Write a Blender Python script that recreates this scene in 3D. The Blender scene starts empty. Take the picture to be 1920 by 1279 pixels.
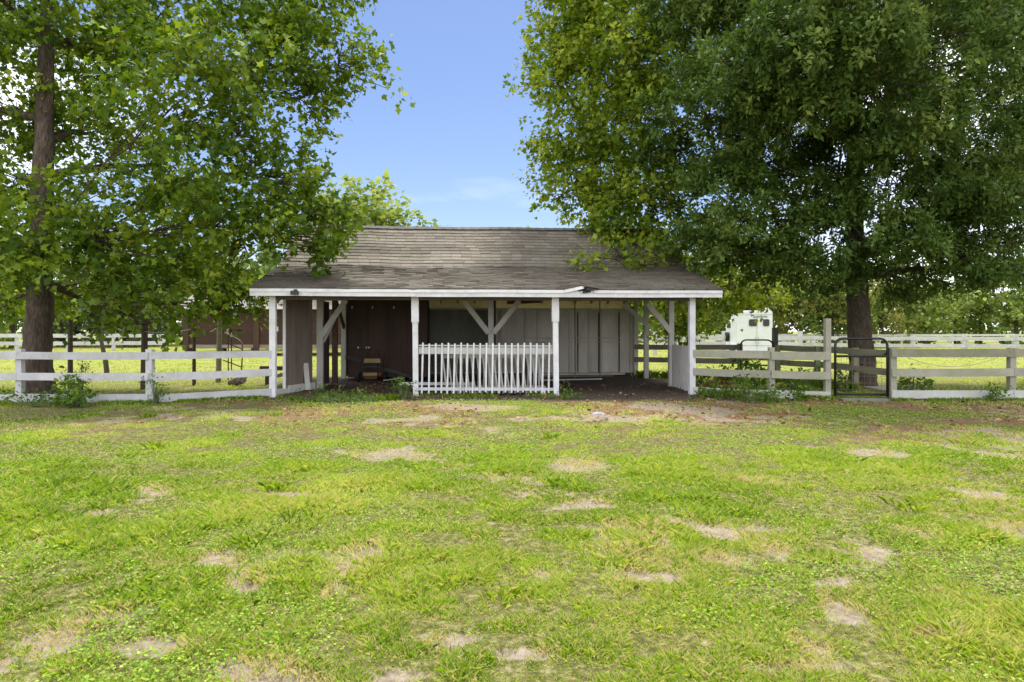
import bpy, math, random
import numpy as np
from mathutils import Matrix, Vector

random.seed(7)
RNG = np.random.default_rng(11)
SC = bpy.context.scene
COL = SC.collection
CAMH = 1.65
F = 1280.0
R = math.radians


def gx(px, Y):
    """sideways distance of something seen at photo column px, Y metres away"""
    return (px - 960.0) / F * Y


def gz(py, Y):
    return CAMH - (py - 620.0) / F * Y


# ---------------------------------------------------------------- noise
_T = RNG.random((256, 256))


def vnoise(x, y):
    x = np.asarray(x, float); y = np.asarray(y, float)
    xi = np.floor(x).astype(int); yi = np.floor(y).astype(int)
    fx = x - xi; fy = y - yi
    fx = fx * fx * (3 - 2 * fx); fy = fy * fy * (3 - 2 * fy)
    a = _T[xi & 255, yi & 255]; b = _T[(xi + 1) & 255, yi & 255]
    c = _T[xi & 255, (yi + 1) & 255]; d = _T[(xi + 1) & 255, (yi + 1) & 255]
    return (a * (1 - fx) + b * fx) * (1 - fy) + (c * (1 - fx) + d * fx) * fy


def fbm(x, y, o=4):
    s = 0; a = .5; t = 0
    for i in range(o):
        s = s + a * vnoise(x * 2 ** i + 17.3 * i, y * 2 ** i + 9.1 * i); t += a; a *= .5
    return s / t


def sstep(a, b, x):
    t = np.clip((x - a) / (b - a), 0, 1)
    return t * t * (3 - 2 * t)


# ---------------------------------------------------------------- materials
def nm(name):
    m = bpy.data.materials.new(name); m.use_nodes = True
    nt = m.node_tree; nt.nodes.clear()
    out = nt.nodes.new('ShaderNodeOutputMaterial')
    return m, nt, out


def N(nt, typ, **kw):
    n = nt.nodes.new(typ)
    for k, v in kw.items():
        if k.startswith('i_'):
            n.inputs[k[2:].replace('_', ' ')].default_value = v
        else:
            setattr(n, k, v)
    return n


def ramp(nt, stops, fac=None, interp='LINEAR'):
    r = nt.nodes.new('ShaderNodeValToRGB'); cr = r.color_ramp; cr.interpolation = interp
    while len(cr.elements) < len(stops):
        cr.elements.new(.5)
    for e, (p, c) in zip(cr.elements, stops):
        e.position = p
        e.color = (c[0], c[1], c[2], 1) if not isinstance(c, (int, float)) else (c, c, c, 1)
    if fac is not None:
        nt.links.new(fac, r.inputs['Fac'])
    return r


def mixc(nt, fac, a, b, mode='MIX'):
    m = nt.nodes.new('ShaderNodeMix'); m.data_type = 'RGBA'; m.blend_type = mode
    for s, v in ((0, fac), (6, a), (7, b)):
        if isinstance(v, bpy.types.NodeSocket):
            nt.links.new(v, m.inputs[s])
        elif s == 0:
            m.inputs[s].default_value = v
        else:
            m.inputs[s].default_value = (*v, 1)
    return m.outputs[2]


def objcoord(nt, scale=(1, 1, 1)):
    tc = N(nt, 'ShaderNodeTexCoord'); mp = N(nt, 'ShaderNodeMapping')
    mp.inputs['Scale'].default_value = scale
    nt.links.new(tc.outputs['Object'], mp.inputs['Vector'])
    oi = N(nt, 'ShaderNodeObjectInfo')
    mul = N(nt, 'ShaderNodeMath', operation='MULTIPLY'); mul.inputs[1].default_value = 37.0
    nt.links.new(oi.outputs['Random'], mul.inputs[0])
    return mp.outputs['Vector'], mul.outputs[0]


def noise(nt, vec, w, scale, detail=4, rough=.6, dist=0.0):
    n = N(nt, 'ShaderNodeTexNoise'); n.noise_dimensions = '4D'
    n.inputs['Scale'].default_value = scale; n.inputs['Detail'].default_value = detail
    n.inputs['Roughness'].default_value = rough; n.inputs['Distortion'].default_value = dist
    nt.links.new(vec, n.inputs['Vector'])
    if w is not None:
        nt.links.new(w, n.inputs['W'])
    return n.outputs['Fac']


def bsdf(nt, out, col, rough=.7, bump=None, bstr=.3, bdist=.01, spec=.3, metal=0.):
    p = N(nt, 'ShaderNodeBsdfPrincipled')
    p.inputs['Roughness'].default_value = rough
    p.inputs['Specular IOR Level'].default_value = spec
    p.inputs['Metallic'].default_value = metal
    if isinstance(col, bpy.types.NodeSocket):
        nt.links.new(col, p.inputs['Base Color'])
    else:
        p.inputs['Base Color'].default_value = (*col, 1)
    if bump is not None:
        b = N(nt, 'ShaderNodeBump'); b.inputs['Strength'].default_value = bstr; b.inputs['Distance'].default_value = bdist
        nt.links.new(bump, b.inputs['Height']); nt.links.new(b.outputs['Normal'], p.inputs['Normal'])
    nt.links.new(p.outputs[0], out.inputs['Surface'])
    return p


def paint(name, base, dirt, amt=.5, grain=(1, 1, 1), peel=None, peel_amt=.0, rough=.75, scale=1.0):
    """weathered painted wood: patchy grime, grain streaks, flaked places down to bare wood"""
    m, nt, out = nm(name)
    v, w = objcoord(nt, grain)
    n1 = noise(nt, v, w, 2.3 * scale, 5, .65)
    n2 = noise(nt, v, w, 11 * scale, 5, .7)
    r1 = ramp(nt, [(.42, 0.0), (.72, amt)], n1)
    c = mixc(nt, r1.outputs[0], base, dirt)
    r2 = ramp(nt, [(.3, .78), (.7, 1.0)], n2)
    c = mixc(nt, .6, c, r2.outputs[0], 'MULTIPLY')
    oi = N(nt, 'ShaderNodeObjectInfo')
    r4 = ramp(nt, [(0, .86), (1, 1.0)], oi.outputs['Random'])
    c = mixc(nt, 1.0, c, r4.outputs[0], 'MULTIPLY')
    if peel is not None:
        n3 = noise(nt, v, w, 7 * scale, 7, .75, .3)
        r3 = ramp(nt, [(.62 - peel_amt, 0.0), (.66 - peel_amt, 1.0)], n3)
        c = mixc(nt, r3.outputs[0], c, peel)
    bsdf(nt, out, c, rough, n2, .25, .006)
    return m


def leafmat(name, stops, trans=.35, rough=.45, gloss=.35):
    m, nt, out = nm(name)
    at = N(nt, 'ShaderNodeAttribute', attribute_name='tint')
    r = ramp(nt, stops, at.outputs['Fac'])
    p = N(nt, 'ShaderNodeBsdfPrincipled'); p.inputs['Roughness'].default_value = rough
    p.inputs['Specular IOR Level'].default_value = gloss
    nt.links.new(r.outputs[0], p.inputs['Base Color'])
    t = N(nt, 'ShaderNodeBsdfTranslucent')
    hs = N(nt, 'ShaderNodeHueSaturation'); hs.inputs['Hue'].default_value = .485
    hs.inputs['Saturation'].default_value = 1.05; hs.inputs['Value'].default_value = 1.5
    nt.links.new(r.outputs[0], hs.inputs['Color']); nt.links.new(hs.outputs[0], t.inputs['Color'])
    mx = N(nt, 'ShaderNodeMixShader'); mx.inputs[0].default_value = trans
    nt.links.new(p.outputs[0], mx.inputs[1]); nt.links.new(t.outputs[0], mx.inputs[2])
    nt.links.new(mx.outputs[0], out.inputs['Surface'])
    return m


def bark(name, a, b, c3, scale=6.0):
    m, nt, out = nm(name)
    v, w = objcoord(nt, (1, 1, .28))
    n1 = noise(nt, v, w, scale, 6, .7, .4)
    vo = N(nt, 'ShaderNodeTexVoronoi'); vo.feature = 'F1'; vo.inputs['Scale'].default_value = scale * 3.5; vo.inputs['Randomness'].default_value = 1.0
    nt.links.new(v, vo.inputs['Vector'])
    r1 = ramp(nt, [(.3, a), (.55, b), (.75, c3)], n1)
    r2 = ramp(nt, [(.1, 1.0), (.75, .45)], vo.outputs['Distance'])
    c = mixc(nt, .8, r1.outputs[0], r2.outputs[0], 'MULTIPLY')
    ad = N(nt, 'ShaderNodeMath', operation='ADD'); nt.links.new(n1, ad.inputs[0]); nt.links.new(r2.outputs[0], ad.inputs[1])
    bsdf(nt, out, c, .9, ad.outputs[0], .8, .04, .15)
    return m


def plain(name, col, rough=.5, metal=0., spec=.4, var=.12, scale=5.):
    m, nt, out = nm(name)
    v, w = objcoord(nt)
    n1 = noise(nt, v, w, scale, 5, .65)
    lo = tuple(x * (1 - var * 1.6) for x in col); hi = tuple(min(1, x * (1 + var)) for x in col)
    r = ramp(nt, [(.35, lo), (.65, hi)], n1)
    bsdf(nt, out, r.outputs[0], rough, n1, .1, .003, spec, metal)
    return m


M = {}
M['white'] = paint('white_paint', (.83, .83, .85), (.50, .49, .44), .6, (1, 1, 1), (.22, .20, .17), -.015)
M['fence_white'] = paint('white_fence_paint', (.61, .61, .635), (.40, .40, .34), .75, (1, 1, 1), (.35, .32, .27), -.06)
M['fence_algae'] = paint('algae_fence_paint', (.40, .385, .31), (.27, .29, .17), .9, (1, 1, 1), (.24, .21, .16), -.02)
M['fence_lower'] = paint('lower_rail_paint', (.64, .64, .61), (.45, .46, .38), .7, (1, 1, 1), (.30, .27, .21), -.04)
M['grey_wood'] = paint('grey_weathered_wood', (.27, .25, .22), (.15, .15, .10), .8, (1, 1, 1))
M['green_wood'] = paint('mossy_weathered_wood', (.30, .29, .20), (.17, .18, .09), .8, (1, 1, 1))
M['brown_wood'] = paint('dark_brown_wood', (.115, .075, .058), (.05, .035, .028), .8, (1, 1, 1))
M['brown_panel'] = paint('brown_panel_wall', (.105, .068, .055), (.055, .036, .030), .7, (1, 1, .3))
M['side_wood'] = paint('brown_side_panel_wood', (.25, .20, .17), (.10, .075, .06), .7, (3, 3, .4))
M['post_wood'] = paint('brown_post_wood', (.10, .075, .055), (.045, .04, .025), .9, (1, 1, .3))
M['barn_board'] = paint('red_brown_boards', (.066, .033, .024), (.034, .020, .016), .9, (.3, .3, 6), (.25, .19, .15), -.05)
M['barn_trim'] = paint('red_brown_trim', (.080, .043, .030), (.045, .027, .02), .8, (1, 1, .3))
M['barn_pale'] = paint('worn_pale_board', (.33, .26, .22), (.16, .11, .09), .9, (.3, .3, 4))
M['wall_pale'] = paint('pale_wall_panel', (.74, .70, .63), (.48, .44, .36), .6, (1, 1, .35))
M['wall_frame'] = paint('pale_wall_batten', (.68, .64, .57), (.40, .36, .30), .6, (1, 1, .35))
M['brace_paint'] = paint('greyed_post_and_shade_paint', (.60, .585, .54), (.38, .36, .31), .7, (1, 1, .5), (.25, .21, .17), -.05)  # greyed post paint, doubling as the shade tone of the spare railings
M['wall_shaded'] = paint('shade_darkened_wall_panel', (.27, .275, .24), (.16, .16, .135), .6, (1, 1, .35))  # wall panel darkened to paint in the left half's deep shade
M['ply'] = paint('pale_plywood', (.82, .70, .46), (.62, .48, .27), .6, (1, 1, 1))
M['rafter'] = paint('dark_rafter_wood', (.13, .10, .075), (.06, .045, .035), .7, (1, 1, 1))
M['halfwall'] = paint('peeling_plank_paint', (.76, .75, .72), (.40, .38, .34), .7, (4, 4, .5), (.22, .19, .16), .05)
M['black_metal'] = plain('black_pipe', (.012, .012, .013), .45, .0, .5)
M['dark_metal'] = plain('dark_metal', (.03, .027, .024), .5)
M['rust_metal'] = plain('rusty_grey_tube', (.20, .14, .10), .6)
M['yellow'] = plain('faded_yellow_paint', (.40, .29, .12), .6)
M['red'] = plain('faded_red_paint', (.16, .045, .03), .6)
M['trailer_white'] = plain('white_enamel', (.86, .89, .97), .3, 0., .5, .03)
M['glass'] = plain('dark_window_glass', (.012, .013, .015), .12, 0., .5)
M['rubber'] = plain('black_rubber', (.015, .015, .015), .8)
M['rim'] = plain('pale_wheel_metal', (.55, .55, .55), .35, .6)
M['ink'] = plain('dark_lettering', (.05, .05, .05), .6)
M['grey_trim'] = plain('grey_trim', (.5, .5, .5), .5)
M['insul'] = plain('white_plastic', (.75, .75, .72), .4)
M['rope'] = plain('grey_rope', (.30, .28, .24), .9)
M['stone'] = plain('pale_stone', (.34, .32, .30), .9, 0., .2, .25, 9.)
M['concrete'] = plain('worn_concrete', (.36, .34, .30), .95, 0., .2, .2, 3.)
M['log'] = bark('log_bark', (.10, .08, .06), (.24, .20, .16), (.36, .32, .26), 5.)
M['bark_syc'] = bark('brown_flaky_bark', (.075, .055, .042), (.145, .112, .085), (.26, .22, .175), 7.)
M['bark_oak'] = bark('grey_oak_bark', (.06, .048, .038), (.13, .104, .078), (.21, .175, .135), 8.)
M['bark_far'] = bark('far_bark', (.07, .06, .045), (.14, .115, .09), (.22, .19, .15), 4.)
M['syc'] = leafmat('sycamore_leaves', [(0, (.040, .095, .010)), (.42, (.092, .165, .012)), (.72, (.185, .265, .020)), (.95, (.29, .38, .040)), (1, (.36, .42, .06))], .40, .5, .22)
M['oak'] = leafmat('oak_leaves', [(0, (.030, .066, .010)), (.5, (.070, .132, .020)), (.85, (.13, .20, .036)), (1, (.22, .28, .06))], .28, .5, .22)
M['far_dark'] = leafmat('dark_far_leaves', [(0, (.052, .088, .02)), (.5, (.11, .175, .036)), (1, (.23, .28, .065))], .3, .6, .2)
M['far_light'] = leafmat('light_far_leaves', [(0, (.095, .145, .028)), (.5, (.21, .285, .058)), (1, (.36, .41, .11))], .35, .6, .2)
M['far_rust'] = leafmat('olive_rust_far_leaves', [(0, (.07, .085, .02)), (.5, (.18, .20, .04)), (1, (.33, .29, .075))], .35, .6, .2)
M['far_grey'] = leafmat('grey_green_far_leaves', [(0, (.040, .050, .028)), (.5, (.105, .118, .062)), (1, (.20, .19, .12))], .3, .6, .2)
M['weed'] = leafmat('weed_leaves', [(0, (.040, .085, .012)), (.5, (.095, .175, .020)), (1, (.21, .30, .045))], .38, .6, .15)
M['deadleaf'] = leafmat('fallen_leaves', [(0, (.10, .05, .025)), (.5, (.22, .11, .05)), (1, (.40, .26, .15))], .15, .8, .1)
M['redleaf'] = leafmat('reddish_leaves', [(0, (.11, .05, .025)), (.5, (.22, .10, .05)), (1, (.36, .21, .11))], .25, .8, .1)
M['grass'] = leafmat('grass_blades', [(0, (.09, .165, .020)), (.35, (.195, .34, .028)), (.62, (.325, .465, .042)), (.84, (.50, .52, .13)), (1, (.56, .45, .27))], .4, .5, .3)
M['stem'] = plain('green_stem', (.10, .13, .05), .7)


# ---------------------------------------------------------------- mesh helpers
FR = {}      # frame (world matrix) of each Empty / part


class MB:
    def __init__(s):
        s.v = []; s.f = []; s.t = []

    def add(s, vs, fs):
        o = len(s.v); s.v += [Vector(p) for p in vs]; s.f += [[i + o for i in f] for f in fs]; return s

    def hexa(s, p):
        return s.add(p, [(0, 3, 2, 1), (4, 5, 6, 7), (0, 1, 5, 4), (1, 2, 6, 5), (2, 3, 7, 6), (3, 0, 4, 7)])

    def box(s, a, b):
        x0, y0, z0 = a; x1, y1, z1 = b
        return s.hexa([(x0, y0, z0), (x1, y0, z0), (x1, y1, z0), (x0, y1, z0), (x0, y0, z1), (x1, y0, z1), (x1, y1, z1), (x0, y1, z1)])

    def bar(s, p0, p1, w, h, up=(0, 0, 1)):
        p0 = Vector(p0); p1 = Vector(p1); d = (p1 - p0).normalized(); up = Vector(up)
        if abs(d.dot(up)) > .98:
            up = Vector((0, 1, 0))
        sd = d.cross(up).normalized(); u = sd.cross(d).normalized()
        a = sd * (w / 2); b = u * (h / 2)
        return s.hexa([p0 - a - b, p0 + a - b, p1 + a - b, p1 - a - b, p0 - a + b, p0 + a + b, p1 + a + b, p1 - a + b])

    def tube(s, pts, r, n=8, cap=True):
        pts = [Vector(p) for p in pts]
        if not hasattr(r, '__len__'):
            r = [r] * len(pts)
        o = len(s.v); prev = None
        for i, p in enumerate(pts):
            d = (pts[min(i + 1, len(pts) - 1)] - pts[max(i - 1, 0)]).normalized()
            if prev is None:
                ref = Vector((0, 0, 1)) if abs(d.z) < .9 else Vector((1, 0, 0))
                a = d.cross(ref).normalized()
            else:
                a = (prev - d * prev.dot(d)).normalized()
            prev = a; b = d.cross(a)
            for k in range(n):
                t = 2 * math.pi * k / n
                s.v.append(p + (a * math.cos(t) + b * math.sin(t)) * r[i])
        for i in range(len(pts) - 1):
            for k in range(n):
                k2 = (k + 1) % n
                s.f.append([o + i * n + k, o + i * n + k2, o + (i + 1) * n + k2, o + (i + 1) * n + k])
        if cap:
            s.f.append([o + k for k in range(n)][::-1]); e = o + (len(pts) - 1) * n
            s.f.append([e + k for k in range(n)])
        return s

    def ring(s, c, axis, r0, w, n=24, rmin=0.0):
        """a disc / tyre with thickness w around an axis"""
        c = Vector(c); axis = Vector(axis).normalized(); ref = Vector((0, 0, 1)); a = axis.cross(ref).normalized(); b = axis.cross(a)
        o = len(s.v)
        prof = [(rmin, -w / 2), (r0 * .9, -w / 2), (r0, -w * .28), (r0, w * .28), (r0 * .9, w / 2), (rmin, w / 2)]
        for k in range(n):
            t = 2 * math.pi * k / n
            for (rr, h) in prof:
                s.v.append(c + axis * h + (a * math.cos(t) + b * math.sin(t)) * rr)
        m = len(prof)
        for k in range(n):
            k2 = (k + 1) % n
            for j in range(m - 1):
                s.f.append([o + k * m + j, o + k2 * m + j, o + k2 * m + j + 1, o + k * m + j + 1])
        return s

    def build(s, name, mat, parent=None, world=True, smooth=False):
        me = bpy.data.meshes.new(name)
        inv = Matrix.Identity(4)
        if parent is not None and world:
            inv = FR[parent].inverted()
        me.from_pydata([inv @ p for p in s.v], [], s.f); me.update()
        me.materials.append(mat)
        if smooth:
            me.polygons.foreach_set('use_smooth', [True] * len(me.polygons))
        return link(name, me, parent)


def link(name, me, parent=None):
    o = bpy.data.objects.new(name, me); COL.objects.link(o)
    if parent is not None:
        o.parent = parent; FR[o] = FR[parent]
    else:
        FR[o] = Matrix.Identity(4)
    return o


def tag(o, label, cat, group=None, kind=None):
    if label: o['label'] = label
    if cat: o['category'] = cat
    if group: o['group'] = group
    if kind: o['kind'] = kind
    return o


def thing(name, label, cat, loc, rz=0., group=None):
    o = bpy.data.objects.new(name, None); COL.objects.link(o)
    o.empty_display_size = .2
    o.location = loc; o.rotation_euler = (0, 0, rz)
    FR[o] = Matrix.Translation(Vector(loc)) @ Matrix.Rotation(rz, 4, 'Z')
    return tag(o, label, cat, group)


def npmesh(name, V, k, mat, tint=None, parent=None, extra=None):
    """V: (n,k,3) polygons of k corners each; tint (n,)"""
    n = V.shape[0]
    P = V.reshape(-1, 3).astype(np.float32)
    if parent is not None:
        inv = np.array(FR[parent].inverted(), dtype=np.float32)
        P = P @ inv[:3, :3].T + inv[:3, 3]
    me = bpy.data.meshes.new(name)
    me.vertices.add(n * k); me.vertices.foreach_set('co', P.ravel())
    me.loops.add(n * k); me.loops.foreach_set('vertex_index', np.arange(n * k, dtype=np.int32))
    me.polygons.add(n); me.polygons.foreach_set('loop_start', np.arange(0, n * k, k, dtype=np.int32))
    me.update(calc_edges=True)
    if tint is not None:
        a = me.attributes.new('tint', 'FLOAT', 'POINT')
        a.data.foreach_set('value', np.repeat(np.clip(tint, 0, 1), k).astype(np.float32))
    me.materials.append(mat)
    return link(name, me, parent)


def unit(a):
    return a / (np.linalg.norm(a, axis=-1, keepdims=True) + 1e-9)


# leaf outlines: x across, y along
SYC = np.array([(0, 0), (.30, -.10), (.27, .14), (.54, .36), (.25, .50), (0, 1.0), (-.25, .50), (-.54, .36), (-.27, .14), (-.30, -.10)])
OAK = np.array([(0, 0), (.23, .48), (0, 1.0), (-.23, .48)])
FARL = np.array([(0, 0), (.42, .40), (.05, 1.0), (-.40, .55)])
WEED = np.array([(0, 0), (.30, .30), (.22, .68), (0, 1.0), (-.22, .68), (-.30, .30)])


def leaves(pos, d, nrm, size, shape, fold=.25, droop=.2):
    """place leaf polygons: pos,d,nrm (n,3), size (n,) -> (n,k,3)"""
    d = unit(d); x = unit(np.cross(d, nrm)); z = np.cross(x, d)
    sx = shape[:, 0]; sy = shape[:, 1]
    sz = fold * np.abs(sx) - droop * sy * sy
    S = size[:, None, None]
    return pos[:, None, :] + S * (x[:, None, :] * sx[None, :, None] + d[:, None, :] * sy[None, :, None] + z[:, None, :] * sz[None, :, None])


def rdir(n, rng):
    return unit(rng.normal(size=(n, 3)))


def foliage(blobs, rng, twigs_per_m2, lpt, size, shape, twig_len=.6, up=.7, tint_mu=.45, tint_sd=.18, fill=.5, hang=0.0, fold=.25, droop=.2, clump=0, clump_r=.35):
    """blobs: list of (cx,cy,cz,rx,ry,rz). Returns polygons, tint, twig origins per blob."""
    V = []; T = []; tw = []
    for b in blobs:
        c = np.array(b[:3]); r = np.array(b[3:6]); bt = b[6] if len(b) > 6 else 0.0
        n = max(6, int(twigs_per_m2 * 4 * (r[0] * r[2] + .5 * r[1] * r[2])))
        u = rdir(n, rng); rad = np.where(rng.random(n) < fill, rng.random(n) ** .6, .82 + .22 * rng.random(n))
        o = c + u * r * rad[:, None]
        cl = np.zeros(n)
        if clump:      # twigs gathered into tufts so that real gaps stay open between them
            m_ = max(3, n // clump); idx = rng.integers(0, m_, n); g = rng.normal(size=(n, 3)); g[:, 2] *= .7
            o = o[:m_][idx] + g * clump_r * .5; u = unit(u[:m_][idx] + .7 * unit(g)); cl = rng.normal(0, .10, m_)[idx]
        tw.append(o)
        td = unit(u * .8 + rng.normal(size=(n, 3)) * .6 + np.array([0, 0, .1 - hang]))
        ct = rng.normal(0, tint_sd * .6, n) + tint_mu + bt + cl
        k = lpt
        t = rng.random((n, k))
        p = o[:, None, :] + td[:, None, :] * (t * twig_len)[:, :, None] + rng.normal(size=(n, k, 3)) * (twig_len * .22)
        ld = unit(td[:, None, :] * .6 + rng.normal(size=(n, k, 3)) * .7 + np.array([0, 0, -.15 - hang]))
        ln = unit(np.array([0, 0, up]) + u[:, None, :] * .35 + rng.normal(size=(n, k, 3)) * .5)
        sz = size * rng.uniform(.4, 1.4, n * k)
        V.append(leaves(p.reshape(-1, 3), ld.reshape(-1, 3), ln.reshape(-1, 3), sz, shape, fold, droop))
        T.append((ct[:, None] + rng.normal(0, tint_sd, (n, k))).ravel())
    return np.concatenate(V), np.concatenate(T), tw


def limb(mb, p0, p1, r0, r1, rng, n=6, seg=6, sag=.0, wob=.12):
    p0 = np.array(p0, float); p1 = np.array(p1, float); L = np.linalg.norm(p1 - p0)
    pts = []; off = np.zeros(3)
    for i in range(seg + 1):
        t = i / seg
        if 0 < i < seg:
            off = off * .6 + rng.normal(size=3) * wob * L / seg
        else:
            off = off * (0 if i == 0 else .5)
        bend = np.array([0, 0, sag * L * (math.sin(math.pi * t))])
        pts.append(p0 + (p1 - p0) * t + off + bend)
    mb.tube(pts, [r0 + (r1 - r0) * (i / seg) for i in range(seg + 1)], n)
    return pts


# ================================================================= ground
PATCH = []
for px, py, rx, ry in [(1130, 950, 70, 14), (1195, 1005, 60, 17), (1330, 1035, 45, 16), (1385, 1000, 60, 10), (1560, 1135, 60, 20),
                       (1600, 1108, 55, 11), (1535, 1258, 90, 36), (1090, 868, 55, 13), (675, 1048, 60, 22), (640, 1095, 32, 14),
                       (405, 1053, 60, 14), (520, 1245, 95, 32), (180, 1175, 70, 28), (245, 1142, 80, 16), (1850, 935, 65, 20),
                       (1885, 990, 70, 18), (1890, 857, 55, 14), (1655, 850, 60, 9), (330, 1195, 60, 20), (1180, 1085, 50, 13),
                       (1255, 1082, 30, 16), (1480, 1200, 60, 22), (700, 1250, 70, 22), (900, 1190, 60, 14), (40, 1240, 50, 20), (1010, 1240, 60, 18),
                       (1310, 770, 60, 9), (1240, 762, 60, 7), (920, 765, 60, 7), (840, 762, 40, 6), (480, 1080, 40, 10), (30, 1030, 40, 10),
                       (1000, 1090, 40, 10), (1700, 1000, 60, 12), (1400, 905, 70, 9), (560, 930, 50, 7), (300, 925, 60, 7), (1750, 1180, 60, 14)]:
    Y = F * CAMH / (py - 620.0)
    PATCH.append((gx(px, Y), Y, rx / F * Y, ry * Y * Y / (F * CAMH)))

SH0 = Vector((-5.95, 17.0, 0)); SHA = R(4.04)


def shed_uv(x, y):
    dx = x - SH0.x; dy = y - SH0.y; c, s = math.cos(SHA), math.sin(SHA)
    return dx * c + dy * s, -dx * s + dy * c


def ground_attr(x, y):
    """bare soil 0..1, shed floor 0..1, brown litter 0..1"""
    wx = x + .35 * (fbm(x * 1.3, y * 1.3, 3) - .5) * 2; wy = y + .35 * (fbm(x * 1.3 + 50, y * 1.3 + 9, 3) - .5) * 2
    b = np.zeros_like(x); nz = fbm(x * 5.5, y * 5.5, 3)
    for cx, cy, rx, ry in PATCH:
        d = np.sqrt(((wx - cx) / (rx * 1.0)) ** 2 + ((wy - cy) / (ry * 1.0)) ** 2) + .5 * (nz - .5)
        b = np.maximum(b, sstep(1.25, .55, d))
    n = fbm(x * .55 + 3, y * .55 + 8, 4) + .5 * (fbm(x * 2.6, y * 2.6, 3) - .5)
    right = .02 + sstep(-1, 5, x) * .075
    b = np.maximum(b, .85 * sstep(.69 - right, .80 - right, n) * sstep(20, 16, y))
    u, v = shed_uv(x, y)
    un = u + .5 * (fbm(x * .9, y * .9, 3) - .5); vn = v + 1.1 * (fbm(x * .8 + 30, y * .8, 3) - .5)
    fl = sstep(-.6, .3, un) * sstep(12.0, 11.0, un) * sstep(-1.7, -.8, vn + .3 * sstep(6.5, 8, u) * 1.0) * sstep(8.2, 7.2, v)
    li = sstep(.42, .62, fbm(x * .8 + 70, y * .8 + 5, 4)) * sstep(8.5, 11.5, y) * sstep(18, 16, y) * sstep(.5, 3, x)
    li = np.maximum(li, .85 * sstep(.44, .64, fbm(x * .7 + 20, y * .7 + 45, 4)) * sstep(10.0, 13.5, y) * sstep(18, 16.5, y))
    return b, fl, li


def gh(x, y):
    return .05 * (fbm(x * .35, y * .35, 3) - .5) + .02 * (fbm(x * 2.1, y * 2.1, 2) - .5)


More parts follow.
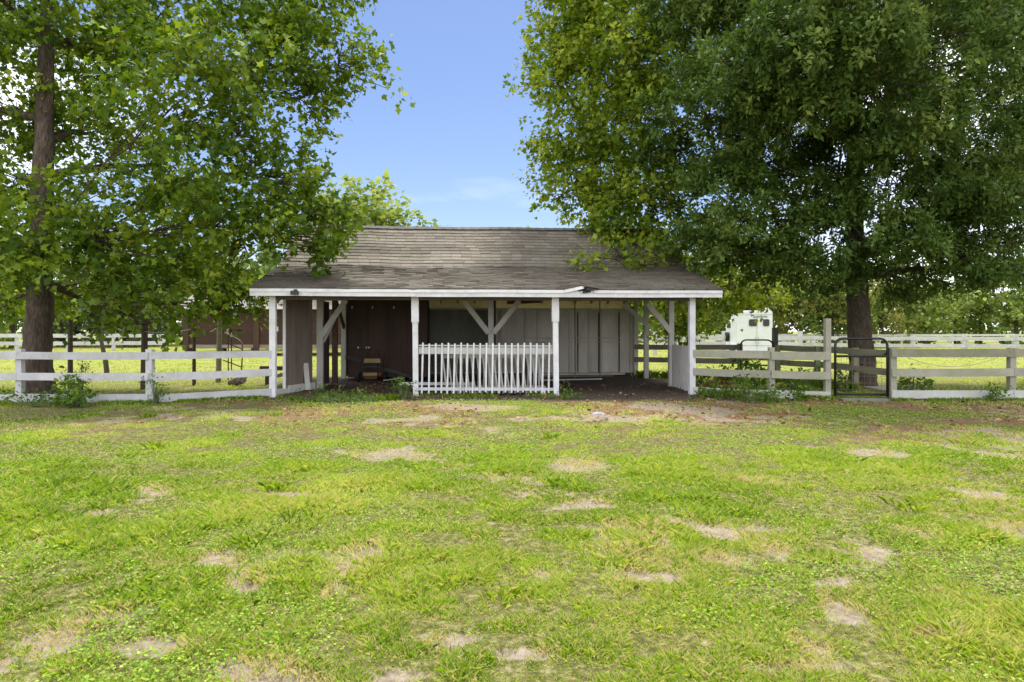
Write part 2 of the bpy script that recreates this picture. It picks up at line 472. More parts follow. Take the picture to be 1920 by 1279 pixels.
def build_ground():
    def axis(lo, hi, step, far, grow=1.16):
        a = list(np.arange(lo, hi + 1e-6, step)); s = step
        while a[-1] < far[1]:
            s *= grow; a.append(a[-1] + s)
        s = step; h = []
        x = lo
        while x > far[0]:
            s *= grow; x -= s; h.append(x)
        return np.array(h[::-1] + a)
    xs = axis(-13, 13, .09, (-700, 700)); ys = axis(1.5, 22, .08, (-60, 1400))
    X, Y = np.meshgrid(xs, ys)
    x = X.ravel(); y = Y.ravel(); z = gh(x, y) * sstep(120, 60, np.abs(y) + np.abs(x))
    b, fl, li = ground_attr(x, y)
    z = z - .02 * b
    nx, ny = len(xs), len(ys)
    i = np.arange((ny - 1) * (nx - 1)); r = i // (nx - 1); c = i % (nx - 1); a0 = r * nx + c
    q = np.stack([a0, a0 + 1, a0 + nx + 1, a0 + nx], 1).astype(np.int32)
    me = bpy.data.meshes.new('ground')
    me.vertices.add(len(x)); me.vertices.foreach_set('co', np.stack([x, y, z], 1).astype(np.float32).ravel())
    me.loops.add(q.size); me.loops.foreach_set('vertex_index', q.ravel())
    me.polygons.add(len(q)); me.polygons.foreach_set('loop_start', np.arange(0, q.size, 4, dtype=np.int32))
    me.update(calc_edges=True)
    me.polygons.foreach_set('use_smooth', np.ones(len(q), bool))
    for nmn, arr in (('bare', b), ('floor', fl), ('litter', li)):
        at = me.attributes.new(nmn, 'FLOAT', 'POINT'); at.data.foreach_set('value', arr.astype(np.float32))
    m, nt, out = nm('ground_soil_and_turf')
    tc = N(nt, 'ShaderNodeTexCoord').outputs['Object']
    A = {k: N(nt, 'ShaderNodeAttribute', attribute_name=k).outputs['Fac'] for k in ('bare', 'floor', 'litter')}
    n1 = noise(nt, tc, None, 1.2, 6, .65); n2 = noise(nt, tc, None, 14, 6, .7); n3 = noise(nt, tc, None, 60, 4, .7); n4 = noise(nt, tc, None, .22, 4, .6)
    turf = ramp(nt, [(.3, (.030, .032, .012)), (.46, (.085, .085, .025)), (.58, (.18, .16, .06)), (.70, (.30, .25, .14))], n2).outputs[0]
    farg = ramp(nt, [(.3, (.155, .195, .035)), (.5, (.25, .28, .05)), (.7, (.35, .33, .09))], n1).outputs[0]
    farg = mixc(nt, ramp(nt, [(.4, 0.), (.62, .6)], n4).outputs[0], farg, (.27, .25, .095))
    farg = mixc(nt, .45, farg, ramp(nt, [(.3, .55), (.7, 1.1)], n2).outputs[0], 'MULTIPLY')
    sep = N(nt, 'ShaderNodeSeparateXYZ'); nt.links.new(tc, sep.inputs[0])
    mr = N(nt, 'ShaderNodeMapRange'); mr.inputs['From Min'].default_value = 14; mr.inputs['From Max'].default_value = 30
    nt.links.new(sep.outputs['Y'], mr.inputs['Value'])
    c = mixc(nt, mr.outputs[0], turf, farg)
    sand = ramp(nt, [(.3, (.15, .115, .08)), (.52, (.265, .22, .165)), (.75, (.39, .345, .28))], n2).outputs[0]
    sand = mixc(nt, .5, sand, ramp(nt, [(.35, .6), (.6, 1.05)], n3).outputs[0], 'MULTIPLY')
    c = mixc(nt, A['litter'], c, ramp(nt, [(.35, (.10, .06, .035)), (.65, (.25, .145, .085))], n3).outputs[0])
    jt = N(nt, 'ShaderNodeMath', operation='MULTIPLY_ADD'); jt.inputs[1].default_value = 1.5; jt.inputs[2].default_value = -.75; nt.links.new(n2, jt.inputs[0])
    js = N(nt, 'ShaderNodeMath', operation='ADD'); nt.links.new(A['bare'], js.inputs[0]); nt.links.new(jt.outputs[0], js.inputs[1])
    c = mixc(nt, ramp(nt, [(.05, 0.), (.28, .6), (.65, 1.)], js.outputs[0]).outputs[0], c, sand)
    mulch = ramp(nt, [(.3, (.045, .034, .027)), (.55, (.105, .082, .066)), (.8, (.21, .17, .135))], n2).outputs[0]
    mulch = mixc(nt, .7, mulch, ramp(nt, [(.3, .45), (.65, 1.15)], n3).outputs[0], 'MULTIPLY')
    c = mixc(nt, A['floor'], c, mulch)
    bsdf(nt, out, c, .95, n3, .6, .02, .1)
    me.materials.append(m)
    o = link('ground', me); o['kind'] = 'structure'


build_ground()


def build_grass():
    rng = np.random.default_rng(5)
    P_ = lambda px, Y: (gx(px, Y), Y)

    def field(n, y0, y1, pw, wide=.80):
        # radial falloff of density with distance
        e = 2 - pw
        u = rng.random(n); Y = (y0 ** e + u * (y1 ** e - y0 ** e)) ** (1 / e)
        X = (rng.random(n) * 2 - 1) * (wide * Y + .4)
        return X, Y
    Vs = []; Ts = []

    def blades(X, Y, hmul, keepn, wbase=.0046, cap=1.0):
        b, fl, li = ground_attr(X, Y)
        pn = fbm(X * 1.1 + 40, Y * 1.1 + 2, 3); tuft = fbm(X * 4.2 + 7, Y * 4.2 + 3, 2)
        dens = (.30 + .95 * sstep(.34, .62, tuft)) * (1 - .80 * b) * (1 - .97 * fl) * (1 - .65 * li) * keepn
        k = rng.random(len(X)) < dens
        X, Y, b, pn, tuft, fl, li = X[k], Y[k], b[k], pn[k], tuft[k], fl[k], li[k]
        n = len(X)
        h = hmul * (.024 + .034 * sstep(.40, .72, tuft) + .045 * sstep(.48, .72, pn)) * rng.uniform(.5, 1.35, n)
        h *= 1 - .35 * sstep(7, 13, Y)
        w = wbase * np.maximum(1, Y / 4.2) ** .85 * rng.uniform(.7, 1.5, n) * (1 + .5 * sstep(.5, .7, pn))
        a = rng.random(n) * 2 * np.pi; lean = rng.uniform(.25, 1.35, n)
        dx, dy = np.cos(a), np.sin(a); px, py = -dy, dx
        z0 = gh(X, Y) - .012
        B = np.stack([X, Y, z0], 1)
        D = np.stack([dx, dy, np.zeros(n)], 1); S = np.stack([px, py, np.zeros(n)], 1); U = np.array([0, 0, 1.])
        tw = rng.normal(0, .35, n)[:, None]
        S = unit(S + D * tw)
        m = B + U * (h * .62)[:, None] + D * (h * lean * .35)[:, None]
        t = B + U * (h * (1.0 - .35 * (lean > 1) * rng.random(n)))[:, None] + D * (h * lean * 1.0)[:, None]
        W = (w / 2)[:, None]
        Vs.append(np.stack([B - S * W * .8, B + S * W * .8, m + S * W, t, m - S * W], 1))
        dry = rng.random(n) < (.08 + .20 * sstep(.56, .40, pn) + .62 * b + .5 * li + .10 * sstep(9, 14, Y))
        ti = .44 + .9 * (fbm(X * .45 + 90, Y * .45 + 33, 3) - .5) + .5 * (pn - .5) + rng.normal(0, .19, n) - .16 * sstep(8.5, 14, Y) * sstep(19, 16, Y) + .10 * (1 - sstep(5, 9, Y)) * rng.random(n)
        ti = np.where(dry, .86 + .12 * rng.random(n), np.minimum(ti, .84))
        Ts.append(ti)
    X, Y = field(560000, 2.7, 9.0, 1.5); blades(X, Y, .95, 1.0, .0034)
    X, Y = field(400000, 8.0, 19.0, 1.6); k = ~((Y > 17.2) & (np.abs(X) < 4)); blades(X[k], Y[k], .75, 1.0, .0034)
    X, Y = field(190000, 17.0, 75.0, 1.9, .85); u, v = shed_uv(X, Y); k = ~((u > 0) & (u < 11) & (v < 7.3) & (v > -1)); blades(X[k], Y[k], 1.3, 1.0, .0042)
    # uncut grass along fence lines and shed front
    for (ax, ay), (bx, by), nn, hh in [((-14, 15.5), P_(282, 15.3), 5000, .10), (P_(282, 15.3), (-6.1, 16.8), 2600, .09), ((4.9, 17.5), P_(1446, 16.55), 3000, .16), (P_(1446, 16.55), P_(1551, 16.2), 2000, .12),
                                       (P_(1673, 16.05), (14.9, 16.0), 4500, .09), ((-6, 16.2), (-2.5, 16.4), 3200, .13), ((-2.4, 16.9), (1.1, 17.2), 1200, .10), (P_(1604, 18.4), P_(1458, 22.1), 3000, .25), (P_(1192, 24.0), P_(1388, 22.9), 2500, .25)]:
        t = rng.random(nn); X = ax + (bx - ax) * t + rng.normal(0, .10, nn); Y = ay + (by - ay) * t + rng.normal(0, .16, nn)
        k = fbm(X * 2.2 + 5, Y * 2.2 + 5, 2) > .42; X, Y = X[k], Y[k]; n = len(X); a = rng.random(n) * 2 * np.pi
        h = hh * rng.uniform(.3, 1.2, n); lean = rng.uniform(.1, .9, n); D = np.stack([np.cos(a), np.sin(a), np.zeros(n)], 1); S = np.stack([-np.sin(a), np.cos(a), np.zeros(n)], 1)
        B = np.stack([X, Y, gh(X, Y) - .01], 1); U = np.array([0, 0, 1.]); W = (.007 * rng.uniform(.7, 1.4, n))[:, None]
        m = B + U * (h * .6)[:, None] + D * (h * lean * .3)[:, None]; tp = B + U * h[:, None] + D * (h * lean)[:, None]
        Vs.append(np.stack([B - S * W * .7, B + S * W * .7, m + S * W, tp, m - S * W], 1)); Ts.append(rng.normal(.30, .17, n) + .5 * (rng.random(n) < .1))
    # coarse tussocks: long broad blades springing from one crown
    n0 = 24
    X0, Y0 = field(n0, 2.8, 15.5, 1.35); b, fl, li = ground_attr(X0, Y0)
    k = (fl < .3) & (b < .6); X0, Y0 = X0[k], Y0[k]; q = 44
    X = np.repeat(X0, q) + rng.normal(0, .065, len(X0) * q); Y = np.repeat(Y0, q) + rng.normal(0, .065, len(X0) * q)
    n = len(X); a = rng.random(n) * 2 * np.pi; h = rng.uniform(.05, .13, n) * np.repeat(rng.uniform(.6, 1.2, len(X0)), q); lean = rng.uniform(.3, 1.3, n)
    D = np.stack([np.cos(a), np.sin(a), np.zeros(n)], 1); S = np.stack([-np.sin(a), np.cos(a), np.zeros(n)], 1)
    B = np.stack([X, Y, gh(X, Y) - .01], 1); U = np.array([0, 0, 1.])
    W = (.0021 * np.maximum(1, Y / 4.2) ** .7 * rng.uniform(.8, 1.5, n))[:, None]
    m = B + U * (h * .65)[:, None] + D * (h * lean * .35)[:, None]; t = B + U * (h * (1 - .3 * rng.random(n)))[:, None] + D * (h * lean)[:, None]
    Vs.append(np.stack([B - S * W * .7, B + S * W * .7, m + S * W, t, m - S * W], 1))
    Ts.append(np.repeat(rng.normal(.52, .12, len(X0)), q) + rng.normal(0, .2, n))
    # broad-leaved lawn weeds, flat little leaves
    X, Y = field(150000, 3.0, 17.5, 1.55); b, fl, li = ground_attr(X, Y)
    cn = fbm(X * .75 + 11, Y * .75 + 60, 3)
    k = rng.random(len(X)) < sstep(.44, .60, cn) * (1 - .95 * b) * (1 - .95 * fl); X, Y = X[k], Y[k]; n = len(X)
    P = np.stack([X, Y, gh(X, Y) + rng.uniform(.005, .05, n)], 1)
    L = leaves(P, rdir(n, rng) * np.array([1, 1, .35]), unit(np.array([0, 0, 1.]) + rng.normal(0, .4, (n, 3))), rng.uniform(.014, .030, n) * np.maximum(1, Y / 7) ** .7, np.array([(0, 0), (.26, .35), (.18, .8), (-.18, .8), (-.26, .35)]), .15, .1)
    Vs.append(L); Ts.append(rng.normal(.42, .16, n))
    V = np.concatenate(Vs); T = np.concatenate(Ts)
    o = npmesh('lawn_grass', V, 5, M['grass'], T)
    tag(o, 'patchy bright green lawn grass and low weeds over the yard', 'grass', kind='stuff')
    print('GRASS polys', len(V))


build_grass()

# fallen leaves in front of the shed and under the right tree
rng = np.random.default_rng(21)
n = 5200
X = rng.uniform(-7, 15, n); Y = rng.uniform(11.5, 21, n); b, fl, li = ground_attr(X, Y)
k = rng.random(n) < np.maximum(li, .55 * fl); X, Y = X[k], Y[k]; n = len(X)
P = np.stack([X, Y, gh(X, Y) + .02 + .012 * rng.random(n)], 1)
V = leaves(P, rdir(n, rng) * np.array([1, 1, .25]), unit(np.array([0, 0, 1.]) + rng.normal(0, .35, (n, 3))), rng.uniform(.05, .12, n), WEED, .2, .1)
tag(npmesh('fallen_leaves', V, 6, M['deadleaf'], rng.random(n)), 'scattered brown fallen leaves on the ground around the shed', 'leaves', kind='stuff')


# ================================================================= shed
shed = thing('open_shed', 'long open-fronted wooden shed with grey shingle roof and white posts', 'shed', SH0, SHA)
L_ = 10.65


def sp(u, v, z):           # shed frame -> world
    return FR[shed] @ Vector((u, v, z))


def sbuild(mb, name, mat, parent=None):
    return mb.build(name, mat, parent or shed, world=False)


ROOF_U0, ROOF_U1 = -.46, 11.33
VE, VB, VR, VK = -.32, 2.40, 4.65, 8.0


def roof_z(v):
    if v < VB:
        return 2.70 + (v - VE) * (3.50 - 2.70) / (VB - VE)
    if v < VR:
        return 3.50 + (v - VB) * (4.95 - 3.50) / (VR - VB)
    return 4.95 - (v - VR) * .644


def sag(u, v):
    t = (u - ROOF_U0) / (ROOF_U1 - ROOF_U0)
    w = .008 * math.sin(u * 1.15 + .8) + .005 * math.sin(u * 2.6 + v) - .02 * math.sin(math.pi * t)
    e = .3 + .7 * max(0, min(1, (v - VE) / 2.0))
    if v < VB:
        w += .03 * (float(vnoise(u * .9 + 3, v * .9)) - .5) * 2 * min(1, (v - VE))
    return w * e


def build_roof():
    rng = np.random.default_rng(3)
    deck = MB()
    us = np.linspace(ROOF_U0, ROOF_U1, 25); vs = [VE, VE + .7, VE + 1.4, VB, VB + .75, VB + 1.5, VR, VR + 1.3, VK]
    for off in (0, -.04):
        for v in vs:
            for u in us:
                deck.v.append(Vector((u, v, roof_z(v) + sag(u, v) + off - .016)))
    nu = len(us); nv = len(vs); K = nu * nv
    for j in range(nv - 1):
        for i in range(nu - 1):
            a = j * nu + i
            deck.f.append([a, a + 1, a + nu + 1, a + nu]); deck.f.append([K + a, K + a + nu, K + a + nu + 1, K + a + 1])
    for i in range(nu - 1):
        deck.f.append([i, K + i, K + i + 1, i + 1])
    for j in range(nv - 1):
        a = j * nu
        deck.f.append([a, a + nu, K + a + nu, K + a]); a = j * nu + nu - 1
        deck.f.append([a, K + a, K + a + nu, a + nu])
    roof = sbuild(deck, 'roof', M['rafter'])
    # shingles: overlapping courses of single tabs
    P = []; T = []
    segs = [(VE - .03, VB, .148), (VB, VR + .01, .205), ]
    rows = []
    for a, b, ex in segs:
        slope = math.hypot(1, (roof_z((a + b) / 2 + .1) - roof_z((a + b) / 2)) / .1)
        nrow = int(round((b - a) * slope / ex))
        rows += [(a + (b - a) * i / nrow, a + (b - a) * (i + 1) / nrow, i + 100 * (a > 1)) for i in range(nrow)]
    for (v0, v1, ri) in rows:
        lower = v0 < VB - .01
        u = ROOF_U0 - .02 - rng.random() * .3; rt = rng.normal(0, .05)
        while u < ROOF_U1 + .02:
            w = .305 * rng.uniform(.93, 1.04); u0 = max(u, ROOF_U0 - .02); u1 = min(u + w - (.008 if not lower else .004), ROOF_U1 + .02)
            if u1 - u0 > .03:
                jit = rng.normal(0, .006 if not lower else .018, 2); lift = (.023 if not lower else .018) + abs(rng.normal(0, .005 if not lower else .010))
                dv = v1 - v0 + .02
                za = lambda uu, vv, o: roof_z(vv) + sag(uu, vv) + o
                A = (u0, v0 + jit[0], za(u0, v0 + jit[0], lift)); B = (u1, v0 + jit[1], za(u1, v0 + jit[1], lift))
                C = (u1, v0 + dv, za(u1, v0 + dv, .004)); D = (u0, v0 + dv, za(u0, v0 + dv, .004))
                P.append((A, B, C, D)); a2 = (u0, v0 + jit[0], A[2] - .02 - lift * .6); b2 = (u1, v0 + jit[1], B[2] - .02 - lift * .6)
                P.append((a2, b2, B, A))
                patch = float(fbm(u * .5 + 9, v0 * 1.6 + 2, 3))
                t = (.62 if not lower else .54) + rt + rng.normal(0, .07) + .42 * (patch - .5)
                T += [t, t * .6]  # butt edges tinted darker, course shadow put into the colour
            u += w
    V = np.array(P, float); T = np.array(T)
    m, nt, out = nm('grey_brown_shingles')
    at = N(nt, 'ShaderNodeAttribute', attribute_name='tint'); tc = N(nt, 'ShaderNodeTexCoord').outputs['Object']
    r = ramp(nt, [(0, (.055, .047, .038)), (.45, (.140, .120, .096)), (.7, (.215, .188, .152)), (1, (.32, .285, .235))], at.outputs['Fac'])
    n1 = noise(nt, tc, None, .9, 5, .65); n2 = noise(nt, tc, None, 45, 4, .7); n3 = noise(nt, tc, None, .45, 4, .6)
    c = mixc(nt, ramp(nt, [(.45, 0.), (.7, .55)], n1).outputs[0], r.outputs[0], (.20, .185, .15))
    c = mixc(nt, ramp(nt, [(.55, 0.), (.72, .5)], n3).outputs[0], c, (.075, .078, .05))
    c = mixc(nt, .5, c, ramp(nt, [(.3, .55), (.7, 1.15)], n2).outputs[0], 'MULTIPLY')
    bsdf(nt, out, c, .95, n2, .5, .01, .15)
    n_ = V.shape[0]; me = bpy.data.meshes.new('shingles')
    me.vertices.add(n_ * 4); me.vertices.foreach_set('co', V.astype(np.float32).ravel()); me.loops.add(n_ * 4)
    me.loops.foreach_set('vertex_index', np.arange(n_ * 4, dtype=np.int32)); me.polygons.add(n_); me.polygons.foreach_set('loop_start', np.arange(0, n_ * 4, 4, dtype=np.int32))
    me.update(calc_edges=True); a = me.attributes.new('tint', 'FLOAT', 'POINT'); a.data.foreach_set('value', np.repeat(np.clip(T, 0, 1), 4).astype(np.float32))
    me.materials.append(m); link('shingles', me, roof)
    cap = MB()
    u = ROOF_U0
    while u < ROOF_U1:
        u2 = min(u + .30, ROOF_U1 + .02); o = .03
        pr = [(-.14, -.075), (0, .02), (.14, -.075)]
        q0 = [(u, VR + a_, roof_z(VR) + sag(u, VR) + b_ + o + .012) for a_, b_ in pr]; q1 = [(u2, VR + a_, roof_z(VR) + sag(u2, VR) + b_ + o) for a_, b_ in pr]
        q0b = [(p[0], p[1], p[2] - .018) for p in q0]
        cap.add(q0 + q1, [(0, 3, 4, 1), (1, 4, 5, 2)]); cap.add(q0 + q0b, [(0, 1, 4, 3), (1, 2, 5, 4)])
        u = u2
    sbuild(cap, 'ridge_cap', M['concrete'] if False else plain('ridge_shingle', (.13, .125, .115), .95), roof)
    return roof


roof = build_roof()

# fascia: lower board and a proud upper strip, each in two lengths, sagging with the eave


def eave_board(u0, u1, ztop, h, vf, th, name, parent=None):
    mb = MB(); k = max(2, int((u1 - u0) / .6)); pts = [u0 + (u1 - u0) * i / k for i in range(k + 1)]
    for a, b in zip(pts[:-1], pts[1:]):
        za = ztop + sag(a, VE); zb = ztop + sag(b, VE)
        mb.hexa([(a, vf, za - h), (b, vf, zb - h), (b, vf + th, zb - h), (a, vf + th, za - h), (a, vf, za), (b, vf, zb), (b, vf + th, zb), (a, vf + th, za)])
    return sbuild(mb, name, M['white'], parent)


VF = VE - .03
fas = eave_board(ROOF_U0, 3.55, 2.665, .165, VF, .03, 'fascia')
eave_board(3.556, ROOF_U1, 2.66, .165, VF + .004, .03, 'fascia')
eave_board(ROOF_U0, 7.25, 2.675, .075, VF - .022, .02, 'fascia_trim')
eave_board(8.0, ROOF_U1, 2.672, .075, VF - .022, .02, 'fascia_trim')
# the torn stretch of trim: strip bent up and away, dark broken hole behind it
fl = MB()
uu = [7.26, 7.45, 7.62, 7.74]; zz = [2.60, 2.635, 2.675, 2.705]
for i in range(3):
    a, b = uu[i], uu[i + 1]; o1 = .03 * i; o2 = .03 * (i + 1)
    fl.hexa([(a, VF - .026 - o1, zz[i]), (b, VF - .026 - o2, zz[i + 1]), (b, VF - .008 - o2, zz[i + 1]), (a, VF - .008 - o1, zz[i]),
             (a, VF - .026 - o1 * .6, zz[i] + .075), (b, VF - .026 - o2 * .6, zz[i + 1] + .078), (b, VF - .008 - o2 * .6, zz[i + 1] + .078), (a, VF - .008 - o1 * .6, zz[i] + .075)])
o = sbuild(fl, 'fascia_trim', M['white']); o['label'] = 'trim strip bent up and torn loose'
ho = MB(); rr = random.Random(4)
for (a, b, z0, z1, v) in [(7.72, 7.86, 2.585, 2.74, VF - .05), (7.78, 8.06, 2.655, 2.76, VF - .10), (7.83, 7.93, 2.60, 2.70, VF - .07), (7.62, 7.80, 2.64, 2.715, VF - .035)]:
    ho.hexa([(a, v, z0), (b, v + .02, z0 + .02), (b, v + .05, z0 + .02), (a, v + .05, z0), (a + .05, v, z1), (b - .05, v + .03, z1 - .03), (b - .02, v + .12, z1 - .01), (a + .03, v + .12, z1)])
tf = MB()
tf.hexa([(7.70, VF - .16, 2.765), (8.12, VF - .09, 2.705), (8.12, VF + .12, 2.755), (7.66, VF + .18, 2.80), (7.70, VF - .16, 2.78), (8.12, VF - .09, 2.72), (8.12, VF + .12, 2.77), (7.66, VF + .18, 2.815)])
sbuild(ho, 'broken_eave', M['dark_metal'])
sbuild(tf, 'loose_shingle', M['rafter'])
# floodlight under the eave
fl = MB(); fl.box((.56, VF - .14, 2.53), (.72, VF - .03, 2.61)); fl.box((.60, VF - .05, 2.60), (.68, VF + .0, 2.66)); fl.hexa([(.55, VF - .17, 2.515), (.73, VF - .17, 2.515), (.73, VF - .13, 2.52), (.55, VF - .13, 2.52), (.55, VF - .16, 2.62), (.73, VF - .16, 2.62), (.73, VF - .13, 2.62), (.55, VF - .13, 2.62)])
sbuild(fl, 'floodlight', M['black_metal'])
# barge boards at the roof ends
for u0 in (ROOF_U0 - .012, ROOF_U1 - .012):
    mb = MB()
    for a, b in ((VE, VB), (VB, VR), (VR, VK)):
        za, zb = roof_z(a + 1e-3) + sag(u0, a), roof_z(b - 1e-3) + sag(u0, b)
        mb.hexa([(u0, a, za - .20), (u0 + .024, a, za - .20), (u0 + .024, b, zb - .20), (u0, b, zb - .20), (u0, a, za - .03), (u0 + .024, a, za - .03), (u0 + .024, b, zb - .03), (u0, b, zb - .03)])
    sbuild(mb, 'barge_board', M['white'])


def spost(u, v, w, top, mat, lean=(0, 0), clad=None, base=0.0):
    mb = MB(); mb.bar((u, v, base - .05), (u + lean[0], v + lean[1], top), w, w, (0, 1, 0))
    p = sbuild(mb, 'post', mat)
    if clad:
        c = MB(); c.bar((u + lean[0] * .8, v, clad), (u + lean[0], v, top), w + .045, w + .045, (0, 1, 0)); sbuild(c, 'post_casing', mat, p)
    return p


spost(0, 0, .15, 2.52, M['white'], (0, 0), None)
spost(3.53, 0, .135, 2.52, M['white'], (-.02, 0), 1.86)
spost(7.10, 0, .135, 2.52, M['white'], (-.03, 0), 1.88)
spost(L_, 0, .15, 2.52, M['white'], (0, 0), None)
c = MB(); c.box((-.03, .02, 1.63), (.11, .08, 1.75)); sbuild(c, 'bracket', M['white'])
# front plate behind the fascia and second-row plate
mb = MB(); mb.box((-.1, -.06, 2.42), (L_ + .25, .06, 2.58)); sbuild(mb, 'beam', M['rafter'])
mb = MB(); mb.box((.3, VB - .07, 2.57), (11.1, VB + .07, 2.79)); sbuild(mb, 'beam', M['rafter'])
mb = MB(); mb.box((.6, 5.66, 2.78), (11.1, 5.80, 2.98)); sbuild(mb, 'beam', M['rafter'])
for (u, v, w) in ((.66, VB, .17), (5.52, VB, .155), (10.84, VB, .15)):
    spost(u, v, w, 2.57, M['brace_paint'])
spost(11.0, 5.74, .15, 2.78, M['brace_paint'])
spost(.79, 5.46, .15, 2.78, M['brace_paint'], base=.12)
spost(.67, 4.57, .16, 2.6, M['brown_wood'])


def brace(p0, p1, mat='brace_paint', w=.05, h=.15):
    mb = MB(); mb.bar(p0, p1, w, h); sbuild(mb, 'brace', M[mat])


brace((5.45, VB - .10, 1.58), (4.72, VB - .10, 2.52)); brace((5.59, VB - .10, 1.58), (6.34, VB - .10, 2.52))
brace((.70, VB - .10, 1.50), (1.40, VB - .10, 2.52)); brace((.70, VB + .12, 1.35), (1.02, VB + .6, 2.2))
brace((10.80, VB - .10, 1.62), (10.10, VB - .10, 2.46)); brace((11.0, 5.64, 1.85), (10.2, 5.64, 2.55))
brace((.82, 5.36, 1.75), (.70, 4.7, 2.55), 'brown_wood')
brace((7.0, VB + .3, 2.52), (6.1, VB + 1.4, 2.52), 'rafter', .05, .1)
# rafters
for i in range(18):
    u = .15 + i * .63
    mb = MB(); mb.bar((u, VE + .05, 2.70 - .13 + sag(u, VE)), (u, VB, 3.50 - .13 + sag(u, VB)), .045, .13); sbuild(mb, 'rafter', M['rafter'])
for i in range(10):
    u = .9 + i * 1.12
    mb = MB(); mb.bar((u, VB, 2.80), (u, 6.9, 2.80), .045, .14); sbuild(mb, 'joist', M['rafter'])
# left side panel with white edge, dark inner side wall, brown back partition
mb = MB(); mb.bar((.05, 1.02, 1.29), (.44, 2.30, 1.29), .05, 2.46); sbuild(mb, 'side_panel', M['side_wood'])
mb = MB(); mb.bar((.03, .955, 0), (.03, .955, 2.52), .07, .05); sbuild(mb, 'panel_edge', M['white'])
mb = MB(); mb.bar((.63, 2.50, 1.29), (.63, 3.76, 1.29), .04, 2.46); sbuild(mb, 'side_wall', M['brown_panel'])
mb = MB(); mb.bar((.90, 5.60, 1.40), (3.50, 5.60, 1.40), .05, 2.60); sbuild(mb, 'partition', M['brown_panel'])
mb = MB(); mb.bar((3.50, 5.63, 1.40), (3.50, 6.88, 1.40), .05, 2.60); sbuild(mb, 'partition', M['brown_panel'])
mb = MB(); mb.bar((.75, 5.55, 1.40), (.75, 6.9, 1.40), .05, 2.60); sbuild(mb, 'side_wall', M['brown_panel'])
mb = MB()
for u in (1.55, 2.2, 2.85):
    mb.box((u, 5.556, .15), (u + .02, 5.574, 2.65))
sbuild(mb, 'batten', M['brown_panel'])
for u in (.2, 1.05, 1.72, 2.42, 3.0):
    mb = MB(); v = 5.54 if u > .5 else 1.9
    mb.tube([(u, v, 2.38), (u, v, 2.46)], .028, 8); sbuild(mb, 'insulator', M['insul'])
mb = MB(); mb.bar((.10, 1.05, .10), (.52, 2.25, .10), .09, .19); mb.bar((-.10, .55, .06), (.08, 1.1, .06), .10, .14); sbuild(mb, 'sill_board', M['fence_lower'])
# pale back wall of panels, battens, ledger, ply strip and rear studs
WV = 6.92
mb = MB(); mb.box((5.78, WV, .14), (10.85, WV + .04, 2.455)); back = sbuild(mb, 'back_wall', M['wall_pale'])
mb = MB(); mb.box((.9, WV, .14), (5.776, WV + .04, 2.455)); o = sbuild(mb, 'back_wall', M['wall_shaded']); o['label'] = 'left half of the back wall, its deep shade painted dark'
mb = MB(); mb.box((3.3, VK - .14, 2.30), (11.0, VK - .10, 2.76)); sbuild(mb, 'plywood_strip', M['ply'])
mb = MB(); mb.bar((5.75, 4.9, 1.40), (5.75, WV - .08, 1.40), .07, 2.60); sbuild(mb, 'partition', M['brown_panel'])
mb = MB(); mb.box((3.55, WV - .05, 2.39), (10.85, WV - .003, 2.45)); sbuild(mb, 'top_plate', M['wall_frame'], back)
for i, u in enumerate((4.1, 5.05, 6.0, 6.9, 7.35, 8.05, 8.50, 9.20, 9.62, 10.35, 10.72)):
    w = .34 if i in (5, 7, 9) else .10
    mb = MB(); mb.box((u, WV - .045, .16), (u + w, WV - .003, 2.385)); sbuild(mb, 'batten', M['wall_frame'] if u > 5.7 else M['wall_shaded'], back)
for u in (8.02, 8.84, 9.60, 10.34):
    mb = MB(); mb.box((u - .035, WV - .06, .16), (u - .005, WV - .003, 2.30)); sbuild(mb, 'seam', M['rafter'], back)
mb = MB(); mb.box((6.9, WV - .075, 1.36), (10.34, WV - .062, 1.40)); mb.box((6.9, WV - .075, 1.22), (10.34, WV - .062, 1.25)); sbuild(mb, 'ledger', M['wall_frame'], back)
for i in range(12):
    u = 3.9 + i * .62
    mb = MB(); mb.bar((u, WV + .06, 3.10), (u, VK - .16, 2.72), .05, .16); sbuild(mb, 'rafter_tail', M['rafter'])
mb = MB(); mb.box((10.86, WV - .1, .05), (11.0, WV + .06, 2.9)); sbuild(mb, 'corner_post', M['wall_pale'])
mb = MB(); mb.box((.9, WV + .0, -.05), (10.85, WV + .05, .135)); sbuild(mb, 'sill_board', M['brown_wood'])
for u, v in ((8.62, 6.25), (9.52, 6.35)):
    mb = MB(); mb.tube([(u, v, 0), (u - .01, v, 2.8)], .022, 8); sbuild(mb, 'pole', M['grey_wood'])
# gable ends above the plates
for u in (.62, 11.08):
    mb = MB(); mb.add([(u, VB, 2.72), (u, WV, 2.72), (u, WV, roof_z(WV) - .1), (u, VR, 4.95 - .12), (u, VB, 3.36),
                       (u + .03, VB, 2.72), (u + .03, WV, 2.72), (u + .03, WV, roof_z(WV) - .1), (u + .03, VR, 4.95 - .12), (u + .03, VB, 3.36)],
                      [(0, 1, 2, 3, 4), (9, 8, 7, 6, 5), (0, 5, 6, 1), (1, 6, 7, 2), (2, 7, 8, 3), (3, 8, 9, 4), (4, 9, 5, 0)])
    sbuild(mb, 'gable_wall', M['wall_pale'])
# low peeling plank wall on the right side
hw = MB(); rr = random.Random(2)
v = .10
while v < 2.2:
    w = .17 + rr.random() * .05; z0 = .02 + .06 * rr.random(); z1 = 1.235 + .015 * rr.random()
    t = v / 2.2; u = L_ + .19 * t
    hw.bar((u, v + w / 2, z0), (u, v + w / 2, z1), w - .008, .028, (1, 0, 0)); v += w
sbuild(hw, 'half_wall', M['halfwall'])
